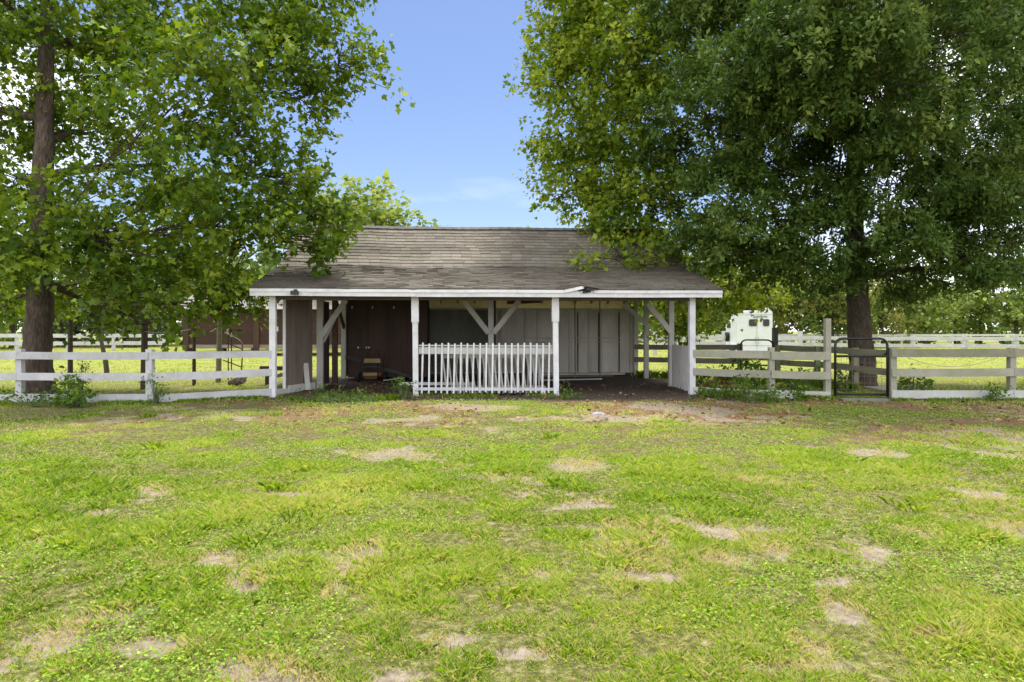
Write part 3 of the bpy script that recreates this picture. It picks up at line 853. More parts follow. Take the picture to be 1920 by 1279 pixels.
# front railing: top board, bottom rail, 21 balusters
RU0, RU1 = 3.60, 7.03
mb = MB(); mb.bar((RU0, .02, 1.145), (RU1, .02, 1.13), .035, .17); mb.bar((RU0, .03, 1.275), (RU1, .03, 1.255), .09, .035); railing = sbuild(mb, 'railing', M['fence_lower'])  # top board in duller paint, its dimmer light put into the colour
mb = MB(); mb.bar((RU0, .02, .175), (RU1 + .05, .02, .145), .045, .075); sbuild(mb, 'bottom_rail', M['white'], railing)
rr = random.Random(8)
for i in range(21):
    u = RU0 + .11 + i * (RU1 - RU0 - .22) / 20
    j0 = rr.uniform(-.02, .02) - .02; z1 = 1.335 + rr.uniform(-.012, .012); z0 = .07 + rr.uniform(-.02, .02)
    mb = MB(); mb.bar((u + j0, -.03, z0), (u, -.03, z1), .042, .042, (0, 1, 0)); sbuild(mb, 'baluster', M['white'], railing)
mb = MB(); mb.box((6.70, -.04, -.05), (6.82, .07, .15)); sbuild(mb, 'rail_foot', M['white'], railing)


# spare railing sections leaning behind the front railing, shade toned into their paint
def railing_panel(u0, v0, n, lean, label, skew):
    p = thing('railing_panel', label, 'railing panel', sp(u0, v0, 0), SHA, 'spare railing panels leaning behind the front railing')
    W = n * .145
    mb = MB(); mb.bar((-.08, lean * .87, .98), (W, lean * .87, .98), .04, .09); mb.build('top_rail', M['brace_paint'], p, world=False)
    mb = MB(); mb.bar((-.08, lean * .14, .16), (W, lean * .14, .16), .04, .09); mb.build('bottom_rail', M['brace_paint'], p, world=False)
    for i in range(n):
        mb = MB(); x = i * .145 + rr.uniform(-.01, .01)
        mb.bar((x + skew * .5, -.03, .03), (x - skew * .5, lean - .03, 1.12), .04, .04, (0, 1, 0)); mb.build('baluster', M['brace_paint'], p, world=False)


railing_panel(4.25, .22, 18, .16, 'white spare railing section leaning directly behind the front railing', .13)
railing_panel(4.55, .50, 16, .22, 'spare railing section toned grey for shade, rearmost of the stack behind the front railing', -.04)


def plank(name, label, cat, p0, p1, w, h, mat, group=None):
    p0 = Vector(p0); p1 = Vector(p1)
    t = thing(name, label, cat, (p0.x, p0.y, 0)); mb = MB(); mb.bar(p0, p1, w, h)
    # a mesh alone is enough for a plain board
    bpy.data.objects.remove(t); FR.pop(t, None)
    o = mb.build(name, M[mat]); return tag(o, label, cat, group)


# clutter inside the shed
plank('long_pole', 'long black pole leaning from the white post down across the shed floor', 'pole', sp(.95, 4.9, .82), sp(3.2, 4.9, .10), .06, .10, 'black_metal')
plank('grey_board', 'short pale board lying at the end of the black pole', 'board', sp(2.25, 4.1, .10), sp(2.85, 4.45, .16), .09, .025, 'brace_paint')
plank('white_board', 'white board lying on edge behind the left front railing post', 'board', sp(3.0, 1.2, .22), sp(5.0, 1.3, .20), .03, .08, 'white')
plank('leaning_plank', 'short weathered plank leaning against the brown side panel', 'board', sp(.46, 1.75, .02), sp(.36, 1.9, .75), .14, .03, 'brace_paint')
plank('floor_plank', 'long narrow grey plank lying before the pale back wall', 'board', sp(7.2, 6.1, .05), sp(10.0, 6.4, .06), .14, .04, 'grey_wood', )
plank('floor_plank', 'pale rough plank lying in the dirt, nearest the front of the floor', 'board', sp(7.2, 4.7, .04), sp(9.3, 5.0, .05), .12, .04, 'brace_paint')
plank('floor_plank', 'white edged plank lying tight under the pale back wall', 'board', sp(7.4, 6.75, .09), sp(10.5, 6.78, .10), .06, .06, 'wall_frame')
# heap of stored boards and dark stuff behind the railing
hp = thing('board_heap', 'dark heap of stored boards lying behind the white railing', 'board heap', sp(4.0, 4.6, 0), SHA)
for i in range(9):
    mb = MB(); a = rr.uniform(-.12, .12)
    mb.bar((rr.uniform(-.4, .3), -.5 + i * .1, .95 + .04 * (i % 4)), (3.2 + rr.uniform(-.3, .3), -.5 + i * .1 + a, .98 + .05 * (i % 3) + rr.uniform(-.06, .06)), .12, .03)
    mb.build('board', M['brown_wood'] if i % 3 else M['grey_wood'], hp, world=False)
for x in (.1, 1.4, 2.7):
    mb = MB(); mb.bar((x, -.5, .9), (x, .45, .9), .08, .08); mb.bar((x, -.45, -.02), (x, -.45, .9), .08, .08); mb.bar((x, .4, -.02), (x, .4, .9), .08, .08); mb.build('trestle', M['brown_wood'], hp, world=False)
# old yellow machine
ct = thing('garden_machine', 'old yellow and dark metal machine with two handles by the brown partition', 'garden machine', sp(1.75, 4.55, 0), SHA)
mb = MB()
for x, y in ((-.30, 0), (-.1, .05), (.26, 0), (.44, .05)):
    mb.tube([(x * .9, y + .1, .12), (x, y, .7), (x * 1.12, y - .05, 1.08)], .018, 8)
mb.bar((-.42, -.05, 1.09), (.02, -.05, 1.09), .05, .045); mb.bar((.20, -.05, 1.09), (.56, -.05, 1.09), .05, .045); mb.bar((-.30, .05, .5), (.4, .05, .5), .04, .04)
mb.build('frame', M['dark_metal'], ct, world=False)
mb = MB(); mb.hexa([(-.17, -.08, .63), (.36, -.08, .63), (.36, .14, .63), (-.17, .14, .63), (-.15, -.05, .76), (.34, -.05, .76), (.34, .12, .76), (-.15, .12, .76)]); mb.build('hood', M['yellow'], ct, world=False)
mb = MB(); mb.tube([(-.18, -.08, .26), (.26, -.08, .26)], .065, 14); mb.build('roller', M['yellow'], ct, world=False)
mb = MB(); mb.tube([(.28, -.08, .26), (.40, -.08, .26)], .07, 14); mb.bar((-.15, -.06, .15), (.25, -.06, .15), .05, .06); mb.build('roller_end', M['red'], ct, world=False)
for x in (-.34, .5):
    mb = MB(); mb.ring((x, .05, .17), (1, 0, 0), .17, .08, 18, .05); mb.build('wheel', M['rubber'], ct, world=False)
mb = MB()
for x in (-.34, -.08, .0):
    mb.tube([(x, -.08, 1.09), (x, -.08, 1.14)], .022, 8)
mb.build('knob', M['insul'], ct, world=False)


# ================================================================= fences
def fence(name, label, pts, rails, mats, post_h, post_w=.13, rail_h=.165, rail_t=.035, side=-1, seed=0, group=None, first_post=True, last_post=True, sagz=.012):
    """pts: post feet; rails: heights of rail centres; one part per post and per rail length"""
    q = random.Random(seed)
    f = thing(name, label, 'fence', (pts[0][0], pts[0][1], 0), 0, group)
    for i, p in enumerate(pts):
        if (i == 0 and not first_post) or (i == len(pts) - 1 and not last_post):
            continue
        hh = p[2] if len(p) > 2 else post_h
        mb = MB(); mb.bar((p[0], p[1], -.1), (p[0] + q.uniform(-.015, .015), p[1] + q.uniform(-.015, .015), hh), post_w, post_w, (0, 1, 0))
        mb.build('post', mats[0], f)
    for i in range(len(pts) - 1):
        a = Vector((*pts[i][:2], 0)); b = Vector((*pts[i + 1][:2], 0)); d = (b - a).normalized(); nrm = Vector((d.y, -d.x, 0))
        if nrm.y > 0: nrm = -nrm
        off = nrm * (post_w / 2 + rail_t / 2 + .003) * (1 if side < 0 else -1)
        ends = (.0 if i else .06), (.0 if i < len(pts) - 2 else .06)
        for j, z in enumerate(rails):
            za = z + q.uniform(-sagz, sagz); zb = z + q.uniform(-sagz, sagz); zm = (za + zb) / 2 - q.uniform(0, sagz)
            A = a - d * ends[0] + d * .003 + off; B = b + d * ends[1] - d * .003 + off; Mi = (A + B) / 2
            mb = MB(); h = rail_h * q.uniform(.95, 1.05)
            mb.bar((A.x, A.y, za), (Mi.x, Mi.y, zm), rail_t, h); mb.bar((Mi.x, Mi.y, zm), (B.x, B.y, zb), rail_t, h)
            mb.build('rail', mats[1 + min(j, len(mats) - 2)], f)
    return f


def P(px, Y):
    return (gx(px, Y), Y)


sl = sp(0, 0, 0); sr = sp(L_, 0, 0)
fence('board_fence', 'white three-board fence running left from the shed past the big tree trunk', [(sl.x - .085, sl.y - .0), P(282, 15.45), P(38, 15.6), (-14.4, 15.7)], [1.08, .605, .125],
      [M['fence_white'], M['fence_white'], M['fence_white'], M['fence_white']], 1.23, .14, .175, .035, seed=3, first_post=False)
fence('board_fence', 'algae-stained three-board fence between the shed and the pipe gate', [(sr.x + .085, sr.y - .0), P(1446, 16.75), (*P(1551, 16.4), 1.94)], [1.05, .58, .10],
      [M['fence_algae'], M['fence_algae'], M['fence_algae'], M['fence_lower']], 1.24, .13, .19, .035, seed=5, first_post=False)
fence('board_fence', 'mossy three-board fence right of the pipe gate', [P(1673, 16.25), P(1896, 16.2), (14.9, 16.2)], [1.12, .66, .14],
      [M['fence_algae'], M['green_wood'], M['fence_algae'], M['fence_lower']], 1.24, .14, .19, .035, seed=6)
fence('board_fence', 'grey weathered back fence seen through the right end of the shed', [P(1192, 24.2), P(1290, 23.7), P(1388, 23.0)], [1.08, .62], [M['grey_wood'], M['grey_wood'], M['grey_wood']], 1.22, .14, .18, .035, side=1, seed=8, first_post=False)
fence('board_fence', 'mossy two-board fence running behind the pipe gate and past the oak trunk', [P(1458, 22.3), P(1533, 20.7), P(1604, 18.6), P(1668, 16.9)], [1.08, .62], [M['green_wood'], M['green_wood'], M['green_wood']], 1.18, .14, .18, .035, side=1, seed=9, last_post=False)
mb = MB(); x, y = P(1453, 22.5); mb.bar((x, y, -.1), (x, y, 1.74), .15, .15, (0, 1, 0)); tag(mb.build('gate_post', M['black_metal']), 'black square post standing right of the white trailer', 'post')
# far white fences
fence('paddock_fence', 'far white two-rail fence behind the left tree trunk, ending by the dark barn', [P(308, 56), P(213, 56), P(128, 55), P(32, 55), P(-70, 55), P(-170, 55)], [1.24, .62], [M['fence_white']] * 3, 1.36, .22, .30, .06, seed=11)
fence('paddock_fence', 'white two-rail fence left of the trailer with taller posts', [P(1228, 46), P(1293, 46), P(1358, 46), P(1440, 46), P(1500, 45)], [1.16, .80], [M['fence_white']] * 3, 1.62, .25, .24, .05, seed=12)
fence('paddock_fence', 'white two-rail fence crossing the far field on the right', [P(1440, 47), P(1525, 46), P(1616, 45), P(1712, 44), P(1808, 43), P(1905, 42), P(2010, 41)], [1.16, .70], [M['fence_white']] * 3, 1.30, .22, .22, .05, seed=13)
fence('paddock_fence', 'farthest thin white fence on the right, just before the trees', [P(1180, 66), P(1270, 66), P(1370, 66), P(1470, 66), P(1575, 66), P(1690, 66), P(1785, 65), P(1900, 65), P(2010, 64)], [1.22, .78], [M['fence_lower']] * 3, 1.34, .2, .18, .05, seed=14)


# pipe gates
def pipe_gate(label, x0, x1, Y, top, mid, r, mesh_wire=True, bottom=.08, Y1=None):
    Y1 = Y1 or Y
    g = thing('pipe_gate', label, 'gate', ((x0 + x1) / 2, (Y + Y1) / 2, 0)); c = .17
    def q(t, z): return (x0 + (x1 - x0) * t, Y + (Y1 - Y) * t, z)
    W = abs(x1 - x0); k = c / W
    pts = [q(0, bottom), q(0, top - c)] + [q(k * (1 - math.cos(a)), top - c + c * math.sin(a)) for a in (.4, .8, 1.2)] + [q(k, top), q(1 - k, top)] + [q(1 - k * (1 - math.cos(a)), top - c + c * math.sin(a)) for a in (1.2, .8, .4)] + [q(1, top - c), q(1, bottom)]
    mb = MB(); mb.tube(pts, r, 10); mb.tube([q(0, bottom + .05), q(1, bottom + .05)], r, 8); mb.build('frame', M['black_metal'], g, smooth=True)
    if mid:
        mb = MB(); mb.tube([q(0, mid), q(1, mid)], r, 8); mb.hexa([q(.88, mid), q(1, mid), q(1, mid), q(.88, mid), q(.99, mid + .12), q(1, mid + .12), q(1, mid + .12), q(.99, mid + .12)]); mb.build('crossbar', M['black_metal'], g)
    if mesh_wire:
        mb = MB()
        for i in range(1, 9):
            mb.tube([q(i / 9, bottom + .05), q(i / 9, mid)], .0035, 4)
        for i in range(1, 6):
            z = bottom + (mid - bottom) * i / 6; mb.tube([q(0, z), q(1, z)], .0035, 4)
        mb.build('wire_mesh', M['rust_metal'], g)
    return g


pipe_gate('black tubular pipe gate with wire mesh in front of the oak trunk', gx(1566, 16.35), gx(1664, 16.25), 16.35, 1.46, 1.04, .030, Y1=16.25)
for px, z in ((1664, 1.12), (1664, .55)):
    pass
pipe_gate('black arched pipe gate in front of the white trailer', gx(1389, 22.9), gx(1449, 22.5), 22.9, 1.34, .5, .026, False, Y1=22.5)

# slack wire along the right fence
mb = MB(); pts = []
for i in range(15):
    t = i / 14; px = 1690 + 200 * t; zz = 1.08 - .30 * 4 * t * (1 - t) + .05 * t
    pts.append((gx(px, 16.05), 16.05, zz))
mb.tube(pts, .006, 5); tag(mb.build('slack_wire', M['rope']), 'slack wire drooping along the right mossy fence', 'wire')
# stepping slab and boards by the gate
mb = MB(); mb.hexa([(10.0, 18.2, -.03), (11.2, 18.0, -.03), (11.1, 19.6, -.03), (10.1, 19.7, -.03), (10.0, 18.2, .045), (11.2, 18.0, .05), (11.1, 19.6, .05), (10.1, 19.7, .045)])
tag(mb.build('concrete_slab', M['concrete']), 'grey concrete slab lying between pipe gate and oak trunk', 'slab')
mb = MB(); mb.bar((gx(1578, 16.0), 16.0, .03), (gx(1662, 15.95), 15.95, .03), .2, .06); tag(mb.build('threshold_board', M['grey_wood']), 'worn board lying on the ground under the pipe gate', 'board')

# ================================================================= left yard bits
grp = 'brown posts in the left yard'
for px, Y, top, w, label, lean in [(132, 19.2, 600, .13, 'dark brown post just right of the big tree trunk', 0), (271, 19.0, 592, .17, 'thick brown post behind the middle white fence post', .02),
                                   (364, 20.5, 608, .10, 'thin dark post left of the mossy post, in front of the dark barn', 0), (411, 21.5, 600, .16, 'mossy green-brown post with a rope end in front of the dark barn', .03)]:
    mb = MB(); x = gx(px, Y); mb.tube([(x - lean, Y, -.1), (x, Y, gz(top, Y) * .6), (x + lean * .5, Y, gz(top, Y))], [w * .55, w * .5, w * .47], 9)
    tag(mb.build('wooden_post', M['post_wood'] if px != 411 else M['green_wood']), label, 'post', grp)
mb = MB(); x = gx(195, 24); mb.tube([(x + .12, 24, -.05), (x + .06, 24, .55), (x - .12, 24, 1.4)], [.09, .085, .06], 7); tag(mb.build('wooden_post', M['post_wood']), 'broken dark post leaning left under the hanging sycamore leaves', 'post', grp)


def rope(label, a, b, dip, r=.012):
    mb = MB(); a = Vector(a); b = Vector(b); pts = [a.lerp(b, t / 10) - Vector((0, 0, dip * 4 * (t / 10) * (1 - t / 10))) for t in range(11)]
    mb.tube(pts, r, 5); tag(mb.build('rope', M['rope']), label, 'rope')


rope('grey rope sagging between the thin dark post and the mossy post', (gx(366, 20.5), 20.45, gz(615, 20.5)), (gx(410, 21.5), 21.35, gz(615, 21.5)), .14)
rope('rope stretched from the thick brown post to the thin dark post', (gx(275, 19), 18.9, gz(622, 19)), (gx(362, 20.5), 20.4, gz(617, 20.5)), .06)
# barn
BY = 45.0
bx0, bx1 = gx(342, BY), gx(668, BY)
barn = thing('barn', 'low dark red-brown board barn behind the left fence', 'barn', (bx0, BY, 0))
for i in range(11):
    z0 = .50 + i * .235; mb = MB(); mb.box((bx0, BY, z0), (bx1, BY + .05, z0 + .225)); mb.build('wall_board', M['barn_board'] if i else M['barn_pale'], barn)
for px in (344, 476, 600):
    mb = MB(); x = gx(px, BY); mb.box((x - .02, BY - .09, .38), (x + .36, BY - .003, 3.2)); mb.build('corner_board', M['barn_trim'], barn)
mb = MB(); mb.box((bx0 + .05, BY + .051, .48), (bx1, BY + 4.5, 3.08)); mb.build('inner_wall', M['brown_wood'], barn)
mb = MB()
for i in range(6):
    x = bx0 + .3 + i * (bx1 - bx0 - .6) / 5; mb.box((x - .2, BY + .2, -.05), (x + .2, BY + .6, .478))
mb.build('pier', M['brown_wood'], barn)
mb = MB(); mb.add([(bx0 - .3, BY - .5, 3.05), (bx1 + .3, BY - .5, 3.05), (bx1 + .3, BY + 2.3, 4.2), (bx0 - .3, BY + 2.3, 4.2), (bx1 + .3, BY + 5, 3.05), (bx0 - .3, BY + 5, 3.05)], [(0, 1, 2, 3), (3, 2, 4, 5), (0, 3, 5), (1, 4, 2), (0, 5, 4, 1)]); mb.build('roof', M['grey_wood'], barn)
for px, py in ((357, 617), (408, 620), (425, 618), (432, 624)):
    mb = MB(); Y = 22.4; x = gx(px, Y); z = gz(py, Y)
# tube rack with white ends
rk = thing('pipe_rack', 'thin rusty tube rack with white plastic ends beside the mossy post', 'rack', (gx(440, 22.3), 22.3, 0))
for y in (22.1, 22.6):
    mb = MB(); mb.tube([(gx(420, y), y, gz(623, y)), (gx(446, y), y, gz(636, y)), (gx(453, y), y, gz(642, y)), (gx(455, y), y, gz(650, y)), (gx(453, y), y, .35)], .022, 7); mb.build('side_tube', M['rust_metal'], rk, smooth=True)
    mb = MB(); mb.tube([(gx(421, y), y, gz(641, y)), (gx(454, y), y, gz(655, y))], .018, 6); mb.tube([(gx(418, y), y, gz(675, y)), (gx(452, y), y, gz(688, y))], .018, 6); mb.tube([(gx(428, y), y, .05), (gx(428, y), y, gz(628, y))], .018, 6); mb.tube([(gx(434, y), y, .02), (gx(434, y), y, gz(632, y))], .018, 6); mb.build('cross_tube', M['dark_metal'], rk)
for px, py in ((427, 620), (433, 627), (409, 624), (356, 618)):
    if px > 415:
        mb = MB(); mb.tube([(gx(px, 22), 22.0, gz(py - 4, 22)), (gx(px, 22), 22.0, gz(py + 5, 22))], .03, 8); mb.build('end_cap', M['insul'], rk)
lg = MB(); lg.tube([(gx(430, 20.5), 20.5, .07), (gx(446, 20.4), 20.4, .14), (gx(455, 20.3), 20.3, .22)], [.07, .13, .14], 10); tag(lg.build('log', M['log']), 'pale grey log lying in the grass under the tube rack', 'log')
plank('timber_beam', 'dark square timber lying behind the left front post of the shed', 'timber', (gx(489, 20.6), 20.6, .52), (gx(545, 20.4), 20.4, .52), .14, .12, 'brown_wood')
mb = MB()
for x in (gx(500, 20.6), gx(535, 20.4)):
    mb.bar((x, 20.65, -.05), (x, 20.65, .45), .1, .1, (0, 1, 0))
tag(mb.build('trestle_block', M['brown_wood']), 'dark stub legs carrying the square timber', 'trestle')
plank('grey_pole', 'pale grey pole propped beside the brown side panel', 'pole', (gx(512, 19.2), 19.2, .34), (gx(545, 19.3), 19.3, .47), .10, .10, 'grey_wood')


# ================================================================= trailer
def trailer():
    X0, X1 = gx(1383, 38), gx(1447, 38); Yb = 38.0
    t = thing('horse_trailer', 'white horse trailer with two small dark rear windows', 'trailer', ((X0 + X1) / 2, Yb, 0), R(-9))
    W = X1 - X0; h = W / 2
    def prof(z0, zt, rad, sx=1.0):
        pts = [(-h * sx, z0), (h * sx, z0)]
        for a in range(0, 91, 15): pts.append((h * sx - rad + rad * math.cos(R(a)), zt - rad + rad * math.sin(R(a)) * 1.0))
        for a in range(90, 181, 15): pts.append((-h * sx + rad + rad * math.cos(R(a)), zt - rad + rad * math.sin(R(a))))
        return pts
    def ext(p, y0, y1, bulge=.05):
        n = len(p); mb = MB(); mb.add([(a, y0, b) for a, b in p] + [(a, y1, b) for a, b in p], [list(range(n))[::1], list(range(n, 2 * n))[::-1]] + [[i, i + n, (i + 1) % n + n, (i + 1) % n] for i in range(n)]); return mb
    b = ext(prof(.42, 2.72, .24), 0, 2.1).build('body', M['trailer_white'], t, world=False)
    ext(prof(2.60, 2.78, .12, 1.01), -.06, 1.6).build('roof', M['trailer_white'], b, world=False) if False else ext(prof(2.55, 2.775, .15, 1.0), .05, 2.0).build('roof', M['trailer_white'], t, world=False)
    ext(prof(.45, 2.30, .2), 2.103, 4.0).build('nose', M['trailer_white'], t, world=False)
    def rrect(cx, cz, w, hh, y, mat, name, par, rad=.06):
        p = []
        for (sx, sz, a0) in ((1, 1, 0), (-1, 1, 90), (-1, -1, 180), (1, -1, 270)):
            for a in range(0, 91, 30): p.append((cx + sx * (w / 2 - rad) + rad * math.cos(R(a0 + a)), cz + sz * (hh / 2 - rad) + rad * math.sin(R(a0 + a))))
        n = len(p); mb = MB(); mb.add([(a, y - .02, b_) for a, b_ in p] + [(a, y + .004, b_) for a, b_ in p], [list(range(n))[::-1], list(range(n, 2 * n))] + [[i, (i + 1) % n, (i + 1) % n + n, i + n] for i in range(n)])
        return mb.build(name, mat, par, world=False)
    for cx, w in ((gx(1412, 38) - (X0 + X1) / 2, .42), (gx(1435.5, 38) - (X0 + X1) / 2, .32)):
        d = rrect(cx, 2.09, w + .05, .42, -.002, M['grey_trim'], 'window_frame', t, .09); rrect(cx, 2.09, w, .37, -.02, M['glass'], 'window', t, .075)
    mb = MB(); mb.box((-.012 + .12, -.012, .5), (.012 + .12, -.002, 2.5)); mb.box((-h + .04, -.012, .80), (h - .04, -.002, .83)); mb.box((-h + .04, -.014, 2.53), (h - .04, -.002, 2.55)); mb.build('door_seam', M['grey_trim'], t, world=False)
    mb = MB(); mb.tube([(.2, -.04, .9), (.2, -.04, 1.3)], .015, 6); mb.tube([(.03, -.04, .9), (.03, -.04, 1.3)], .015, 6); mb.build('latch', M['rim'], t, world=False)
    mb = MB(); mb.box((-h + .05, -.09, .38), (h - .05, .05, .50)); mb.build('bumper', M['grey_trim'], t, world=False)
    for s in (-1, 1):
        mb = MB(); mb.box((s * (h - .16) - .05, -.03, .62), (s * (h - .16) + .05, -.002, .72)); mb.build('tail_light', M['red'], t, world=False)
    cu = bpy.data.curves.new('lettering', 'FONT'); cu.body = 'Sundow'; cu.size = .24; cu.extrude = .004; cu.align_x = 'CENTER'
    o = bpy.data.objects.new('tmp', cu); COL.objects.link(o); bpy.context.view_layer.update()
    dg = bpy.context.evaluated_depsgraph_get(); me = bpy.data.meshes.new_from_object(o.evaluated_get(dg)); bpy.data.objects.remove(o)
    me.transform(Matrix.Translation((gx(1425, 38) - (X0 + X1) / 2, -.008, 2.36)) @ Matrix.Rotation(R(90), 4, 'X')); me.materials.clear(); me.materials.append(M['ink'])
    link('lettering', me, t)
    # side: opening, spare tyre, wheels
    mb = MB(); mb.box((-h - .02, 2.2, 1.80), (-h - .002, 3.5, 2.12)); mb.build('side_window', M['glass'], t, world=False)
    mb = MB(); mb.ring((-h - .12, 2.75, 1.28), (1, 0, 0), .29, .2, 22, .16); sp_ = mb.build('spare_tyre', M['rubber'], t, world=False)
    mb = MB(); mb.ring((-h - .13, 2.75, 1.28), (1, 0, 0), .165, .16, 18, .0); mb.build('rim', M['rim'], sp_, world=False)
    for s in (-1, 1):
        for y in (.9, 1.65):
            mb = MB(); mb.ring((s * (h + .02), y, .36), (1, 0, 0), .36, .2, 22, .2); w_ = mb.build('wheel', M['rubber'], t, world=False)
            mb = MB(); mb.ring((s * (h + .02), y, .36), (1, 0, 0), .205, .17, 18, 0); mb.build('rim', M['rim'], w_, world=False)
        mb = MB(); mb.box((s * (h + .02) - .13, .45, .74), (s * (h + .02) + .13, 2.1, .79)); mb.build('mudguard', M['trailer_white'], t, world=False)
    mb = MB(); mb.bar((-.4, 4, .5), (0, 5.4, .5), .08, .1); mb.bar((.4, 4, .5), (0, 5.4, .5), .08, .1); mb.tube([(0, 5.2, .02), (0, 5.2, .7)], .04, 8); mb.build('hitch', M['dark_metal'], t, world=False)


trailer()


# ================================================================= trees
def px_blob(px, py, Y, rp, depth=1.0, flat=.85, tint=0.0):
    r = rp / F * Y
    return (gx(px, Y), Y, gz(py, Y), r, r * depth, r * flat, tint)


def big_tree(name, label, base, trunk_pts, trunk_r, blobs, leaf, mat, bk, seed, dens, lpt, size, shape, twig=.6, start=3.0, tw_r=.012, tint_mu=.45, up=.7, hang=.0, fill=.5, ntw=14, limb_r=.11, droop=.2, clump=7, clump_r=.45):
    q = np.random.default_rng(seed)
    t = thing(name, label, 'tree', base)
    V, T, tw = foliage(blobs, q, dens, lpt, size, shape, twig, up, tint_mu, .17, fill, hang, .25, droop, clump, clump_r)
    npmesh('crown', V, shape.shape[0], M[mat], T, t)
    mb = MB(); tp = [np.array(p, float) for p in trunk_pts]
    # trunk with flared foot
    pts = []; rad = []
    for i in range(len(tp) - 1):
        for k in range(6):
            s = k / 6; pts.append(tp[i] * (1 - s) + tp[i + 1] * s + q.normal(size=3) * np.array([.012, .012, 0])); rad.append(trunk_r[i] * (1 - s) + trunk_r[i + 1] * s)
    pts.append(tp[-1]); rad.append(trunk_r[-1]); n = 18; o = len(mb.v)
    mb.tube(pts, rad, n)
    for i, p in enumerate(pts):
        for k in range(n):
            v = mb.v[o + i * n + k]; a = 2 * math.pi * k / n; z = p[2] - tp[0][2]
            f = 1 + .05 * math.sin(3 * a + z * 2.2) + .035 * math.sin(7 * a + z * 3 + 1) + q.normal() * .012 + (.16 * max(0, math.sin(2.5 * a + 1)) * max(0, 1 - z / .9))
            c = Vector(p); mb.v[o + i * n + k] = c + (v - c) * f
    P_ = np.array(pts)
    nodes = [(p, r * .62, 0) for p, r in zip(pts, rad) if p[2] > start - .3]
    order = sorted(range(len(blobs)), key=lambda i: min(np.linalg.norm(np.array(blobs[i][:3]) - p) for p in P_))
    for bi in order:
        b = blobs[bi]; w = tw[bi]; c = np.array(b[:3])
        best = None
        for p, r, dp in nodes:
            d = c - p; L = np.linalg.norm(d)
            cost = L * (1 + .9 * max(0, -d[2] / (L + .1))) + .35 * max(0, np.linalg.norm(d[:2]) * .45 - d[2]) + dp * .25 + (0 if r > .02 else 2)
            if best is None or cost < best[0]:
                best = (cost, p, r, dp)
        _, p0, r0, dp = best; r0 = min(r0, limb_r)
        lp = limb(mb, p0, c, r0, max(.018, r0 * .35), q, 7, 7, .04, .10)
        for k in range(2, len(lp)):
            f = k / (len(lp) - 1); nodes.append((np.array(lp[k]), (r0 + (max(.018, r0 * .35) - r0) * f) * .8, dp + 1))
        for s in q.choice(len(w), min(ntw, len(w)), replace=False):
            j = q.integers(3, 8); limb(mb, lp[j], w[s], .018, tw_r * .5, q, 4, 4, .03, .12)
    mb.build('trunk', M[bk], t, smooth=True)
    print('TREE', name, len(V))
    return t


YL = 17.6
syc_l = [px_blob(*b) for b in [
    (585, 40, YL + 1.2, 95), (635, 110, YL + .8, 60), (668, 80, YL + 1., 32), (630, 172, YL + 1, 34), (520, 120, YL + .4, 95), (600, -70, YL + 1.5, 110), (430, -60, YL, 130),
    (410, 110, YL - 1.2, 110), (330, 190, YL - 2, 110), (300, 40, YL + 1, 120), (190, 110, YL + 2, 110), (60, 90, YL + 1.5, 110), (-40, 200, YL, 110), (150, -60, YL, 130), (-30, -20, YL - 1, 120),
    (560, 185, YL + .8, 55), (600, 228, YL + 1, 17), (470, 230, YL - .6, 90), (500, 330, YL - .4, 85), (575, 330, YL + .2, 55), (605, 385, YL + .2, 48), (395, 330, YL - 1.6, 100),
    (280, 310, YL + 1.5, 100), (170, 250, YL + 1.8, 110), (30, 330, YL + 1, 110), (150, 380, YL - 1.4, 110), (440, 430, YL - 1.2, 90), (550, 440, YL - .2, 65), (596, 462, YL - .5, 36),
    (320, 440, YL + 1, 95), (215, 470, YL - 1, 90), (60, 460, YL - 1.2, 100), (-40, 430, YL, 110), (468, 482, YL - .8, 46), (405, 530, YL + .4, 62), (310, 545, YL - .6, 70), (200, 540, YL - .6, 60),
    (150, 560, YL + 1.2, 46), (60, 520, YL + 2, 60), (455, 545, YL + 1.4, 42), (20, 570, YL + 2, 50), (245, 590, YL - .4, 34), (375, 575, YL + .6, 30), (205, 610, YL - .2, 22), (450, 580, YL + 2, 26),
    (505, 560, YL + 2.4, 28), (280, 605, YL - .4, 20)]]
big_tree('sycamore_tree', 'broad sycamore with lobed leaves and a thick brown trunk left of the shed', (gx(68, 17.5), 17.5, 0),
         [(gx(70, 17.5), 17.5, -.1), (gx(70, 17.5), 17.5, .5), (gx(71, 17.5), 17.5, 1.6), (gx(78, 17.5), 17.5, 4.2), (gx(84, 17.6), 17.6, 7.0), (gx(93, 17.7), 17.7, 11.5)],
         [.44, .345, .315, .27, .21, .13], syc_l, None, 'syc', 'bark_syc', 31, 9.0, 18, .15, SYC, .55, 3.0, tint_mu=.50, clump=6, clump_r=.5, limb_r=.14)

YS = 23.0
syc_r = [px_blob(*b) for b in [
    (1120, 20, YS, 120), (1060, 60, YS + .5, 75), (1040, 150, YS, 55), (1110, 170, YS - .5, 95), (1050, 250, YS, 52), (1120, 300, YS - .5, 85), (1075, 345, YS, 55), (1045, 372, YS + .3, 28), (1140, 400, YS - .8, 58),
    (1210, 90, YS - 1, 120), (1200, 250, YS - 1, 110), (1210, 370, YS - 1.3, 80), (1170, 455, YS - 1.5, 52), (1240, 440, YS - 1.5, 62), (1150, 487, YS - 3.4, 30), (1210, 495, YS - 3.4, 26), (1122, 485, YS - 3.4, 22), (1280, 500, YS - 1.5, 55),
    (1330, 540, YS - .5, 60), (1290, 560, YS, 45), (1300, 605, YS, 30), (1255, 590, YS + 1, 40), (1395, 532, YS, 38), (1240, 560, YS + 2, 40), (1160, -110, YS, 140), (1080, -60, YS + .5, 100), (1440, 520, YS + 1, 36)]]
